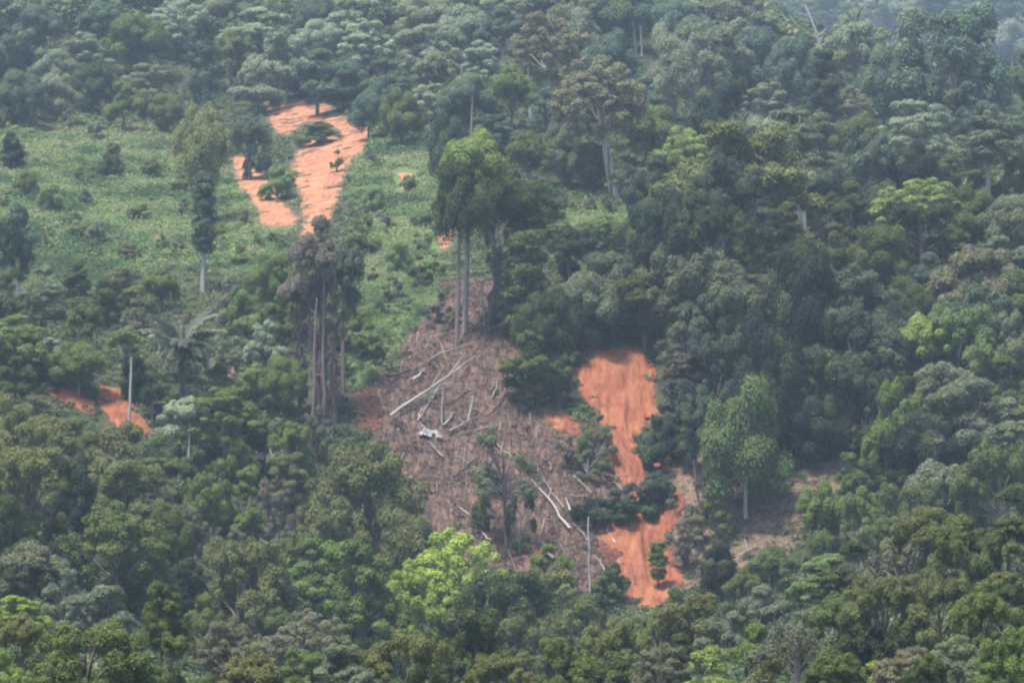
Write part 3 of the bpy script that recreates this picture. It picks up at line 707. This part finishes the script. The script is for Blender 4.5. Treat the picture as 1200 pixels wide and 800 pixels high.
def clearing_shrubs(n, poly, seed):
    r = np.random.default_rng(seed); made = 0; tries = 0
    while made < n and tries < 3000:
        tries += 1
        px = r.uniform(min(p[0] for p in poly), max(p[0] for p in poly)); py = r.uniform(min(p[1] for p in poly), max(p[1] for p in poly))
        if px < -20 or signed_in(poly, np.array([px]), np.array([py]))[0] < 4: continue
        if max(signed_in(q, np.array([px]), np.array([py]))[0] for q in (SC_UP, SC_SL)) > -14: continue
        w = r.uniform(13, 30); h = w * r.uniform(.6, 1.0)
        if any(abs(m['px'] - px) < .4 * (m['w'] + w) and abs(m['py'] - py) < .4 * (m['h'] + h) for m in META): continue
        tree(px, py - h, w, h, ['lobed', 'ragged', 'dome'][r.integers(3)], ['md', 'lt', 'gy', 'dk', 'ol', 'br', 'lt'][r.integers(7)], 3, name='shrub', cat='shrub', group='shrubs of the green clearing')
        made += 1
clearing_shrubs(34, GRASS[0], 31); clearing_shrubs(20, GRASS[1], 32); clearing_shrubs(5, GRASS[2], 33)

# ------------------------------------------------------------------ palm
def make_frond(seed):
    r = np.random.default_rng(seed); b = Bag()
    t = np.linspace(0, 1, 12); P = np.column_stack([t * .92, np.zeros(12), .30 * t - .52 * t ** 2.2])
    b.tube(P, .016 * (1 - .8 * t), 4, .4, cap=False)
    V = []; var = []
    for k in range(46):
        u = .10 + .9 * k / 46; p = np.array([np.interp(u, t, P[:, j]) for j in range(3)])
        for sd in (-1, 1):
            L = .30 * math.sin(min(1, u * 1.15 + .12) * 2.9) + .05
            d = unit(np.array([.55, sd * 1.0, -.35 + r.normal() * .14])) * L
            wv = np.array([.028, 0, .008])
            V.append([p - wv, p + wv, p + d * .6 + wv * .9 + [0, 0, .01], p + d - [0, 0, .05 * L]]); var.append(np.clip(.5 + r.normal() * .2, 0, 1))
    b.quads(np.array(V), var)
    return b
M_PALM = make_var_mat('palm_leaf', [(0, (.10, .12, .080)), (.5, (.20, .215, .145)), (1, (.32, .32, .23))])
FRONDS = [make_frond(k).mesh('frond_shape', M_PALM) for k in range(3)]
def palm(base_px, crown_px, frond_px, label):
    base = ground_at(*base_px); s = base[1] / FPX; h = (base_px[1] - crown_px[1]) * s
    root = empty('palm_tree', base); tag(root, label, 'palm')
    link('trunk', TRUNKS[1], root, (0, 0, -.5), (0, 0, 0), (.36, .36, h + .5), (.09, .072, .066))
    link('dead_fronds', VINES[0], root, (0, 0, h * .12), (0, 0, 1), (1.0, 1.0, h * .86))
    for k in range(19):
        el = [.95, .45, .05, -.35][k % 4] + random.uniform(-.12, .12)
        link('frond', FRONDS[k % 3], root, (0, 0, h), (0, -el, k * 2.399), (frond_px * s,) * 3)
    return base
palm((214, 484), (212, 404), 56, 'tall grey palm with drooping fronds and a shaggy dark trunk on the western slope')

# ------------------------------------------------------------------ bare standing trunks and fallen timber
def pole_mesh(P, r0, r1, seed, stubs=5, fork=False):
    r = np.random.default_rng(seed); P = np.asarray(P, float); n = len(P)
    b = Bag()
    b.tube(P, np.linspace(r0, r1, n), 7, cap=False)
    ax = P[-1] - P[0]; L = np.linalg.norm(ax)
    return b

def standing(base_px, top_px, wpx, bark, label, name='bare_tree', cat='dead tree', ymin=150, boughs=4, group=None):
    base = ground_at(*base_px, ymin); s = base[1] / FPX
    dx, dz = (top_px[0] - base_px[0]) * s, (base_px[1] - top_px[1]) * s
    wpx = wpx * .62; r = np.random.default_rng(int(base_px[0] * 7 + base_px[1])); L = math.hypot(dx, dz)
    root = empty(name, base); tag(root, label, cat, group)
    t = np.linspace(-.04, 1, 9)
    wob = np.cumsum(r.normal(size=(9, 2)) * L * .006, 0)
    P = np.column_stack([t * dx + wob[:, 0], wob[:, 1], t * dz])
    b = Bag(); b.tube(P, wpx * s / 2 * np.linspace(1.15, .55, 9), 7, cap=False)
    link('trunk', b.mesh('dead_trunk_shape', M_BARK, True), root, color=BARK[bark])
    for k in range(boughs):
        u = r.uniform(.45, .98); a = P[int(u * 8)]; th = r.uniform(0, 6.283); l = L * r.uniform(.05, .14)
        e = a + np.array([math.cos(th) * l, math.sin(th) * l, l * r.uniform(.2, .9)])
        bb = Bag(); bb.tube([a, (a + e) / 2 + [0, 0, -.05 * l], e], [wpx * s * .17, wpx * s * .11, wpx * s * .05], 5, cap=False)
        link('bough', bb.mesh('bough_shape', M_BARK, True), root, color=BARK[bark])
    return root

def fallen(a_px, b_px, wpx, bark, label, boughs=3, lift=.35, bend=0.0):
    A = ground_at(*a_px, 540); B = ground_at(*b_px, 540); s = A[1] / FPX
    r = np.random.default_rng(int(a_px[0] * 13 + a_px[1])); n = 10
    t = np.linspace(0, 1, n)[:, None]
    P = A * (1 - t) + B * t
    P[:, 2] = np.maximum(P[:, 2], H(P[:, 0], P[:, 1])) + lift + wpx * s * .3
    P[:, 0] += np.cumsum(r.normal(size=n) * .13); P[:, 2] += r.normal(size=n) * .07; P[:, 0] += 0 + bend * np.sin(t[:, 0] * 3.14)
    P[:, 2] += bend * .4 * np.sin(t[:, 0] * 3.14)
    mid = A.copy(); mid[2] = P[0, 2]
    root = empty('fallen_log', mid); tag(root, label, 'log')
    wpx = wpx * .56
    b = Bag(); b.tube(P - mid, wpx * s / 2 * np.linspace(1.25, .3, n) * r.uniform(.9, 1.1, n), 7, cap=False)
    link('stem', b.mesh('log_shape', M_BARK, True), root, color=BARK[bark])
    d = unit(B - A)
    for k in range(boughs):
        i = r.integers(4, n); a = P[i] - mid; l = np.linalg.norm(B - A) * r.uniform(.08, .2)
        e = a + (d * r.uniform(.4, 1) + r.normal(size=3) * .5 + np.array([0, 0, .35])) * l
        bb = Bag(); bb.tube([a, (a + e) / 2 + r.normal(size=3) * .05, e], [wpx * s * .3, wpx * s * .2, wpx * s * .08], 5, cap=False)
        link('bough', bb.mesh('bough_shape', M_BARK, True), root, color=BARK[bark])

standing((151,502),(152,418),6,'w','tall straight pale bare pole standing beside the small orange scars', boughs=0)
standing((622,142),(619,72),7,'w','straight pale bare trunk under the brownish hazy crown', boughs=2)
standing((716,236),(712,172),6,'d','dark trunk close behind the leaning pale one on the ridge', boughs=2)
standing((746,66),(741,16),6,'p','pale trunk high in the haze, thicker of two', boughs=1)
standing((752,70),(751,30),4,'p','pale trunk high in the haze, thinner of two', boughs=1)
standing((943,272),(941,186),6,'p','slim pale bare trunk among the crowns above the olive-grey domed tree', boughs=3)
standing((978,100),(942,5),7,'w','long leaning whitish trunk above the dark ivy-clad tree', boughs=5)
standing((585,340),(583,262),7,'m','mauve trunk behind the stoutest pale stem, half hidden by leaves', boughs=2)
standing((568,384),(565,336),4,'p','thin pale stump-like stem at the head of the felled timber', boughs=1)
standing((220,555),(220,498),5,'w','pale slender stem below the palm, standing clear of leaves', boughs=1)
standing((333,598),(316,526),5,'w','crooked whitish dead stem above the brown dead thicket', boughs=4)
standing((350,560),(349,520),4,'p','short pale dead stem beside the crooked one', boughs=2)
standing((274,552),(322,528),4,'w','pale slim trunk lying aslant over the treetops', boughs=1)
standing((259,640),(258,560),5,'p','brownish straight stem between green bushes in the lower forest', boughs=2)
standing((691,706),(691,606),5,'w','white dead pole standing at the foot of the felled timber', boughs=5)
standing((17,610),(17,598),5,'w','tiny white stem among the olive crowns near the edge', boughs=0)
standing((378,500),(376,330),8,'m','tall brown trunk wrapped in dry vines, thickest of its clump', boughs=4)
standing((366,500),(364,350),6,'m','thin brown trunk on the outer side of the vine-wrapped clump', boughs=3)
standing((392,490),(390,330),6,'m','brown trunk of the vine-wrapped clump, next to the bright green slope', boughs=3)
standing((677,380),(690,322),4,'w','leaning white dead branch-like stem above the orange landslide', boughs=2)
standing((1020,500),(1006,445),5,'m','brown dead stem deep in the dark hollow', boughs=3)
standing((1042,560),(1040,520),4,'p','pale stem below the fresh green tree in the dark hollow', boughs=1)
standing((830,560),(826,500),5,'m','mauve dead stem above the waist of the landslide', boughs=3)
standing((745,690),(740,660),4,'p','short pale dead stem at the landslide foot', boughs=1)
standing((820,600),(812,540),4,'m','thin brown dead stem beside the landslide, below the dark mass', boughs=3)
standing((255,530),(255,488),3,'p','thin pale stem under the fresh green tree, first of two', boughs=0)
standing((268,532),(268,492),3,'p','thin pale stem under the fresh green tree, nearer the black hollow', boughs=0)

fallen((455,496),(560,426),5,'w','longest whitish log lying aslant across the felled timber', 5, .9)
fallen((455,447),(510,430),6,'d','dark charred log near the upper edge of the felled timber', 2, .5)
fallen((505,424),(545,408),4,'p','grey log above the longest whitish one', 1)
fallen((482,452),(500,438),6,'w','short white log lying above the longest log', 1, .5)
fallen((492,495),(512,462),3,'p','thin pale log just below the longest log, upper of two parallel', 2)
fallen((506,472),(516,455),4,'w','short pale log tight below the middle of the longest log', 1)
standing((518,498),(519,460),4,'w','upright pale stump between the thin logs in the felled timber', 'tree_stump', 'stump', boughs=2)
standing((549,494),(555,464),6,'w','stout whitish broken stump in the middle of the felled timber', 'tree_stump', 'stump', boughs=3)
fallen((525,512),(548,498),5,'p','grey log touching the stout broken stump', 3, .5)
fallen((560,508),(598,498),3,'p','thin grey log lying level beside the stump', 1)
fallen((533,566),(565,530),5,'d','curved dark log under the gappy grey-green tree', 2, .6, .8)
fallen((668,628),(618,566),5,'w','long white log low in the felled timber, lower of two lying side by side', 2, .6)
fallen((662,600),(630,562),3,'p','long thin pale log just above the long white one', 2, .6)
fallen((645,556),(636,540),3,'p','short thin log above the pair of long logs', 1)
fallen((680,586),(648,580),3,'p','thin level log near the fallen green tree', 1)
fallen((670,604),(664,588),4,'w','short upright-looking white log above the fallen green tree', 1)
fallen((622,652),(600,628),4,'w','white log on the rust red patch', 1, .5)
fallen((650,660),(632,640),5,'w','white log just above the lower treetops', 2, .5)
fallen((720,690),(696,656),5,'p','pale log leaning beside the white dead pole', 3, .6)
fallen((722,640),(714,622),4,'w','short white log beside the foot of the landslide', 1)
fallen((575,640),(556,620),4,'w','pale log near the big dark olive tree', 1)
fallen((742,580),(782,544),4,'d','dark straight log lying across the orange landslide', 2, .5)
fallen((596,212),(622,216),5,'w','whitish log lying on the ridge beside the lime-topped tree', 1, .5)
fallen((866,655),(878,646),4,'w','short whitish log on the bare bank', 1)
fallen((925,618),(945,616),5,'d','dark log lying level on the bare bank', 1)
fallen((522,629),(534,640),3,'w','thin white log at the bottom edge of the felled timber beside the olive tree', 1)

standing((629,514),(628,502),4,'w','small pale stump in the tan debris beside the short orange strip','tree_stump','stump', boughs=0)
standing((668,537),(667,526),4,'w','small pale stump in the debris above the toppled tree','tree_stump','stump', boughs=0)
standing((622,495),(621,485),3,'w','small pale stump at the upper end of the tan debris','tree_stump','stump', boughs=1)
standing((563,422),(564,406),3,'m','thin brown post left standing above the longest whitish log','tree_stump','stump', boughs=1)
fallen((700,558),(718,576),4,'p','short grey log beside the waist of the orange landslide', 1)
fallen((491,497),(500,482),3,'w','thin white log close above the white sheet', 1)
fallen((517,503),(530,487),4,'w','broken white log beside the upright pale stump', 2)
fallen((532,508),(546,500),3,'p','grey branch lying just beside the grey log by the stump', 1)
fallen((452,462),(466,440),3,'d','dark branch at the upper corner of the felled timber', 1)
fallen((470,478),(540,452),3,'p','thin pale log lying parallel below the longest whitish one', 2, .4)
fallen((575,470),(588,440),3,'p','thin pale log at the wooded edge of the felled timber', 2)
fallen((520,540),(500,520),4,'p','grey log just below the white sheet', 1)
fallen((545,600),(520,575),4,'d','dark log in the lower bare part of the felled timber', 2)
fallen((655,548),(690,556),3,'p','thin grey log lying level in the tan debris', 1)
fallen((600,540),(575,520),3,'w','thin white log above the gappy grey-green tree', 1)
fallen((690,640),(672,612),3,'p','thin pale log between the white dead pole and the long white log', 1)

# a green tree brought down across the slide
def toppled(cx, cy_, w, h, colr, label):
    base = ground_at(cx - w * .45, cy_ + h * .5, 540); s = base[1] / FPX
    root = empty('fallen_tree', base); tag(root, label, 'fallen tree')
    W = w * s
    for k, (u, q, hh) in enumerate([(.12, .42, .8), (.38, .46, .95), (.62, .5, 1.0), (.86, .42, 1.1)]):
        p = ground_at(cx - w * .5 + u * w, cy_ + h * .45 - (h * .5 if k == 3 else h * .12 * k), 540) - base
        link('bough_foliage', CROWNS['lobed'][k % 6][0], root, tuple(p), (0, 0, k * 1.7), (W * q, W * q, h * s * hh), np.array(COL[colr]) * (.9 + .1 * k))
    e = ground_at(cx + w * .45, cy_ - h * .1, 540) - base
    b = Bag(); b.tube([np.array([-.8, 0, .5]), e * .4 + [0, 0, .9], e + [0, 0, 1.4]], [.3, .24, .08], 7, cap=False)
    link('trunk', b.mesh('toppled_trunk', M_BARK, True), root, color=BARK['b'])
toppled(733, 600, 104, 40, 'bl', 'toppled dark green tree lying right across the orange landslide')

# white sheet caught among the logs
def sheet():
    c = ground_at(505, 514, 540); s = c[1] / FPX
    n = 26; u, v = np.meshgrid(np.linspace(-1, 1, n), np.linspace(-1, 1, n))
    x = u * 13.5 * s * (1 + .10 * np.sin(v * 4)); y = v * 6.5 * s * 1.25 + .25 * u
    px, py = c[0] + x, c[1] + y
    z = H(px, py) + .45 + .5 * fbm(x * .9 + 7, y * 1.1, 71, 3) + .55 * np.exp(-((u + .5) / .3) ** 2)
    keep = ~((signed_in([(.05, -1.2), (.35, -1.2), (.45, .1), (.15, .25)], u, v) > 0) | (signed_in([(.62, .35), (1.2, .1), (1.2, 1.2), (.5, 1.2)], u, v) > 0) | (signed_in([(-1.2, -1.2), (-.55, -1.2), (-.75, -.2), (-1.2, 0)], u, v) > 0))
    idx = np.arange(n * n).reshape(n, n)
    q = np.stack([idx[:-1, :-1], idx[:-1, 1:], idx[1:, 1:], idx[1:, :-1]], -1)
    kk = keep[:-1, :-1] & keep[:-1, 1:] & keep[1:, 1:] & keep[1:, :-1]
    q = q[kk]; used, inv = np.unique(q, return_inverse=True)
    V = np.stack([px, py, z], -1).reshape(-1, 3)[used] - c
    m, nt, out = new_mat('white_sheet')
    p = nt.nodes.new('ShaderNodeBsdfPrincipled'); p.inputs['Roughness'].default_value = .6
    nt.links.new(ramp(nt, noise_node(nt, 1.2, 4, .6), [(.40, (.085, .065, .05)), (.52, (.20, .19, .175)), (.64, (.26, .25, .24))]), p.inputs['Base Color'])
    nt.links.new(p.outputs[0], out.inputs[0])
    o = link('white_sheet', mesh_from('white_sheet', V, inv.reshape(-1, 4), m, None, True), None, tuple(c))
    so = o.modifiers.new('thickness', 'SOLIDIFY'); so.thickness = .05
    tag(o, 'crumpled white sheet-like patch lying among the logs of the felled timber', 'sheet')
sheet()
# pinkish dead treelet
tree(270, 431, 15, 11, 'dome', 'pk', 12, 'w', 'tiny pinkish dry-leaved treelet above the fresh green tree by the palm', name='dead_shrub', cat='shrub')
META[-1]['o'].children[0].color = (.62, .40, .36, 1)

# ------------------------------------------------------------------ uncountable cover
def scatter(n, xr, yr, seed):
    r = np.random.default_rng(seed)
    x = r.uniform(*xr, n); y = r.uniform(*yr, n)
    k = np.abs(x) < .155 * y + 6
    x, y = x[k], y[k]; z = H(x, y); px, py, f = project(x, y, z)
    return r, x, y, z, px, py
def bushes(r, P, rad, nl, lsize, tonefn, flat=.7):
    """clumps of leaves sitting on the ground points P"""
    m = len(P)
    d = unit(r.normal(size=(m, nl, 3))); d[..., 2] = np.abs(d[..., 2])
    q = rad[:, None] * (.55 + .5 * r.random((m, nl)))
    c = P[:, None] + d * q[..., None] * np.array([1, 1, flat])
    nn = unit(d * .7 + np.array([0, 0, .6]) + r.normal(size=(m, nl, 3)) * .45)
    L = np.broadcast_to((lsize * (.8 + .3 * rad / rad.mean()))[:, None], (m, nl)) * r.uniform(.7, 1.35, (m, nl))
    V = leaf_quads(c.reshape(-1, 3), nn.reshape(-1, 3), L.ravel(), L.ravel() * .6, r)
    tone = np.clip(tonefn[:, None] + r.normal(size=(m, nl)) * .06, 0, 1)
    return V, tone.ravel()

def near_scar(px, py):
    s = np.full(px.shape, -1e9)
    for p in SCARS: s = np.maximum(s, signed_in(p, px, py) - (9 if p in (SC_WA, SC_WB) else -6 if p in (SC_UP, SC_SL) or p in FLECKS else 3))
    return s
# light low growth of the clearings
r, x, y, z, px, py = scatter(150000, (-180, 40), (585, 1100), 77)
g = ragged(GRASS, x, y, px, py, 14, 34); edge = near_scar(px, py)
patch = fbm(x / 7, y / 9, 130, 3)
k = (r.random(len(x)) < g * .9) & (edge + (fbm(x / 3, y / 4, 260, 3) - .5) * 18 < -1) & (ragged(BRUSH, x, y, px, py, 4) < .5)
P = np.column_stack([x, y, z])[k]
tone = np.clip((patch[k] - .5) * 2.4 + (fbm(x[k] / 22, y[k] / 30, 240, 2) - .5) * 1.2 + .5 + r.normal(size=k.sum()) * .14, 0, 1)
rad = r.uniform(.35, 1.0, len(P)) * (.6 + .9 * fbm(x[k] / 6, y[k] / 9, 230, 2)) * (1 + 1.1 * (r.random(len(P)) < .10))
rad = rad * np.where(y[k] > 720, 1.35, 1.0)
V, tn = bushes(r, P, rad, 42, np.where(y[k] > 720, .17, .115), tone)
b = Bag(); b.quads(V, tn)
M_COVER = make_var_mat('clearing_growth', [(0, (.055, .092, .036)), (.3, (.105, .160, .057)), (.6, (.155, .218, .076)), (.85, (.205, .258, .098)), (1, (.215, .215, .108))])
tag(link('ground_cover', b.mesh('ground_cover', M_COVER)), kind='stuff')
print('cover', len(P))
# undergrowth between the trees
r, x, y, z, px, py = scatter(175000, (-185, 185), (540, 1160), 78)
r2, x2, y2, z2, px2, py2 = scatter(30000, (-90, 90), (150, 540), 178)
x, y, z, px, py = (np.concatenate(q) for q in ((x, x2), (y, y2), (z, z2), (px, px2), (py, py2)))
edge = near_scar(px, py)
sl = y > 540
bare = np.where(sl, np.maximum(np.maximum(ragged(BRUSH, x, y, px, py, 8) * (.80 + .2 * (fbm(x / 4, y / 6, 270, 3) < .55)), ragged(BANK, x, y, px, py, 8) * .72), ragged(GRASS, x, y, px, py, 14, 34) * .84), 0)
k = (r.random(len(x)) > bare * 1.0) & ((edge + (fbm(x / 3, y / 4, 260, 3) - .5) * 18 + 8 * (r.random(len(x)) < .18) < -1) | ~sl) & (py < 900) & (r.random(len(x)) < np.where(y < 700, .5, .28))
P = np.column_stack([x, y, z])[k]
rad = r.uniform(.5, 1.7, len(P)) * np.where(ragged(BRUSH, P[:, 0], P[:, 1], *project(*P.T)[:2], 8) > .5, .55, 1) * np.where(near_scar(*project(*P.T)[:2]) > -18, .85, 1)
V, tn = bushes(r, P, rad, 40, np.where(P[:, 1] > 760, .27, .21), np.clip((fbm(P[:, 0] / 9, P[:, 1] / 9, 140, 3) - .5) * 1.6 + .5 + r.normal(size=len(P)) * .14, 0, 1), .9)
b = Bag(); b.quads(V, tn)
M_UNDER = make_var_mat('undergrowth_leaf', [(0, (.030, .052, .026)), (.35, (.060, .096, .040)), (.65, (.105, .135, .055)), (1, (.165, .165, .085))])
tag(link('undergrowth', b.mesh('undergrowth', M_UNDER)), kind='stuff')
print('under', len(P))
# dead sticks and brown leaves of the felled timber and the bare bank
r, x, y, z, px, py = scatter(60000, (-40, 70), (555, 680), 79)
w = np.maximum(ragged(BRUSH, x, y, px, py, 8), .6 * ragged(BANK, x, y, px, py, 8))
w = np.clip(w * 1.5 + (fbm(x / 4, y / 6, 160, 3) - .5) * 1.6 * (w > .02) - .25, 0, 1)
k = (r.random(len(x)) < w) & (near_scar(px, py) < 2) & (r.random(len(x)) < .62)
P = np.column_stack([x, y, z])[k]; m = len(P)
sel = r.random(m) < .6
S = P[sel]; n = len(S)
th = R(-90) + r.normal(size=n) * (.3 + .5 * (r.random(n) < .35)) + np.where(S[:, 0] < 2, .0, .55) * -1
# sticks lie down the fall line, fanned out
L = .45 * np.exp(r.normal(size=n) * .75 + .5) * (1 + 1.0 * (r.random(n) < .06))
dirx, diry = np.cos(th), np.sin(th)
E = S + np.column_stack([dirx * L, diry * L, np.zeros(n)]); E[:, 2] = H(E[:, 0], E[:, 1]) + r.uniform(.05, .9, n)
heap = smooth(.52, .72, fbm(S[:, 0] / 3.2, S[:, 1] / 3.8, 280, 2)) * r.random(n) * 1.7
S = S.copy(); S[:, 2] += r.uniform(.05, .5, n) + heap; E[:, 2] += heap * r.uniform(.2, 1.1, n)
big = (r.random(n) < .035 * (1 + 2 * (px[k][sel] < 540) * (py[k][sel] < 500)))
L = np.where(big, r.uniform(2.5, 8, n), L); E[big] = S[big] + unit(np.column_stack([np.cos(th + r.normal(size=n) * .5), np.sin(th + r.normal(size=n) * .5), np.zeros(n)]))[big] * L[big][:, None]; E[big, 2] = H(E[big, 0], E[big, 1]) + r.uniform(.2, 1.5, big.sum())
pale = r.random(n) < .03
E[pale] += (E - S)[pale] * .9; E[pale, 2] = H(E[pale, 0], E[pale, 1]) + r.uniform(.3, 1.0, pale.sum())
ax = unit(E - S); a = unit(np.cross(ax, np.array([0, 0, 1.0]) + r.normal(size=(n, 3)) * .1)); c2 = np.cross(ax, a)
wd = (.014 * np.exp(r.normal(size=n) * .55) * (1 + .35 * np.minimum(L, 5)) * (1 + .35 * big))[:, None]
ring = [a * wd, (-.5 * a + .87 * c2) * wd, (-.5 * a - .87 * c2) * wd]
Vq = []
for i in range(3):
    j = (i + 1) % 3
    Vq.append(np.stack([S + ring[i], S + ring[j], E + ring[j] * .5, E + ring[i] * .5], 1))
b = Bag(); tv = np.clip(pale * .6 + r.beta(2, 2.6, n) + .25 * (r.random(n) < .08) + (fbm(S[:, 0] / 5, S[:, 1] / 9, 150, 3) - .5) * 1.5 + .18 * smooth(0, 14, S[:, 0]) - .12, 0, 1)
for q in Vq: b.quads(q, tv)
D = P[~sel]
V, tn = bushes(r, D, r.uniform(.3, 1.2, len(D)), 16, np.full(len(D), .13), np.clip(r.uniform(.0, .55, len(D)) + (fbm(D[:, 0] / 4, D[:, 1] / 6, 170, 3) - .5) * .9, 0, 1), .6)
b.quads(V, tn)
M_BRUSH = make_var_mat('dead_wood', [(0, (.024, .017, .014)), (.3, (.072, .048, .037)), (.6, (.150, .102, .076)), (.85, (.25, .195, .145)), (1, (.32, .285, .235))], leafy=False)
tag(link('dead_brush', b.mesh('dead_brush', M_BRUSH)), kind='stuff')
print('brush', m)
# far woods beyond the ridge
r = np.random.default_rng(90)
x = r.uniform(-420, 620, 60000); y = r.uniform(1060, 2450, 60000)
k = np.abs(x) < .16 * y + 10; x, y = x[k], y[k]
vis = (project(x, y, H(x, y) + 12)[1] > -60)
x, y = x[vis], y[vis]
P = np.column_stack([x, y, H(x, y) + 5])
rad = r.uniform(3.0, 5.5, len(P)) * np.where(y > 1500, 1.6, 1.0)
V, tn = bushes(r, P, rad, 48, rad * .2, np.clip(.5 + r.normal(size=len(P)) * .2, 0, 1), 1.1)
b = Bag(); b.quads(V, tn)
tag(link('distant_forest', b.mesh('distant_forest', M_UNDER)), kind='stuff')
print('far', len(P))

# ------------------------------------------------------------------ labels for the trees that have none yet: what they look like and what they stand by
LMK = [('the pale orange scar',380,190),('the long orange landslide',722,455),('the landslide foot',760,680),('the felled timber',530,480),('the lime-topped tall tree',550,200),('the grey palm',212,440),
       ('the vine-hung brown trees',378,400),('the small orange scars',135,475),('the yellow-green feathery tree',535,672),('the leaning ridge trunk',716,190),('the bare bank',925,610),
       ('the lime-domed tree',1075,235),('the bare-branched tree',935,760),('the ivy-clad column',966,110),('the green clearing',120,220),('the olive-grey domed tree',878,300),('the toppled tree',733,600),
       ('the white sheet',505,511),('the dark egg-shaped tree',220,687),('the feathery domed tree',136,640),('the brownish hazy crown',643,60),('the pale bare pole',151,460),('the spreading grey-green tree',938,160),
       ('the big hazy bluish tree',1120,66),('the whitish-trunked tree',874,510),('the big dark olive tree',434,590),('the small cone-shaped tree',15,178),('the flat-topped tree',968,675)]
def describe(m, extra=0):
    px, py = m['px'], m['py']
    order = sorted(LMK, key=lambda q: math.hypot(q[1] - px, (q[2] - py)))
    near = order[0]
    dx, dy = px - near[1], py - near[2]; d = math.hypot(dx, dy) + 1e-6
    rel = 'beside' if abs(dx) > 1.3 * abs(dy) else ('above' if dy < 0 else 'below')
    far = [q for q in order[1:] if math.hypot(q[1] - near[1], q[2] - near[2]) > 60]
    best = max(far, key=lambda q: (((q[1] - near[1]) * dx + (q[2] - near[2]) * dy) / (d * (math.hypot(q[1] - near[1], q[2] - near[2]))) - .0006 * math.hypot(q[1] - px, q[2] - py)))
    dist = 'close' if d < 50 else ('' if d < 110 else 'well')
    if dist == 'close' and rel != 'beside': dist = 'just'
    size = 'small ' if m['w'] < 48 else ('wide ' if m['w'] > 100 else '')
    adj = f"{size}{KWORD[m['kind']]} {CWORD[m['colr']]}"
    return f"{adj} {m['o']['category']} {dist + ' ' if dist else ''}{rel} {near[0]}, towards {best[0]}".replace('close beside', 'close beside'), near
labs = {}
for m in META:
    if m['label'] is None:
        m['label'], _ = describe(m)
    labs.setdefault(m['label'], []).append(m)
for lab, ms in labs.items():
    if len(ms) == 1: ms[0]['o']['label'] = lab; continue
    noun = ms[0]['o']['category']; head, tail = lab.split(f' {noun} ', 1)
    vert = max(m['py'] for m in ms) - min(m['py'] for m in ms) >= 12
    ms.sort(key=(lambda m: m['py']) if vert else (lambda m: m['w']))
    words = {2: ['upper', 'lower'], 3: ['highest', 'middle', 'lowest']} if vert else {2: ['smaller', 'larger'], 3: ['smallest', 'middling', 'largest']}
    seq = words.get(len(ms)) or [f'{w}' for w in ['highest', 'second highest', 'third highest', 'fourth highest', 'fifth highest', 'sixth highest', 'seventh highest']]
    for m, w in zip(ms, seq): m['o']['label'] = f'{w} {head} {noun} {tail}'
for m in META:
    if len(m['o']['label'].split()) > 16: m['o']['label'] = m['o']['label'].split(', towards')[0]; print('LONG', m['o']['label'])
    if m['o'].get('group') is None and m['o']['category'] == 'tree':
        m['o']['group'] = 'trees of the lower forest' if m['py'] > 520 else ('trees of the upper slope' if m['py'] < 240 else 'trees of the middle slope')

# ------------------------------------------------------------------ haze
hm, nt, out = new_mat('haze_air')
pv = nt.nodes.new('ShaderNodeVolumePrincipled')
pv.inputs['Density'].default_value = HAZE_DENSITY
pv.inputs['Color'].default_value = (*HAZE_COLOR, 1)
pv.inputs['Anisotropy'].default_value = 0.0
nt.links.new(pv.outputs[0], out.inputs['Volume'])
xa, xb, ya, yb, za, zb = -3050, 3050, -450, 5050, -80, 460
V = [(xa,ya,za),(xb,ya,za),(xb,yb,za),(xa,yb,za),(xa,ya,zb),(xb,ya,zb),(xb,yb,zb),(xa,yb,zb)]
hz = mesh_from('haze', np.array(V, float), np.array([[0,3,2,1],[4,5,6,7],[0,1,5,4],[1,2,6,5],[2,3,7,6],[3,0,4,7]]), hm)
tag(link('haze', hz), kind='stuff')
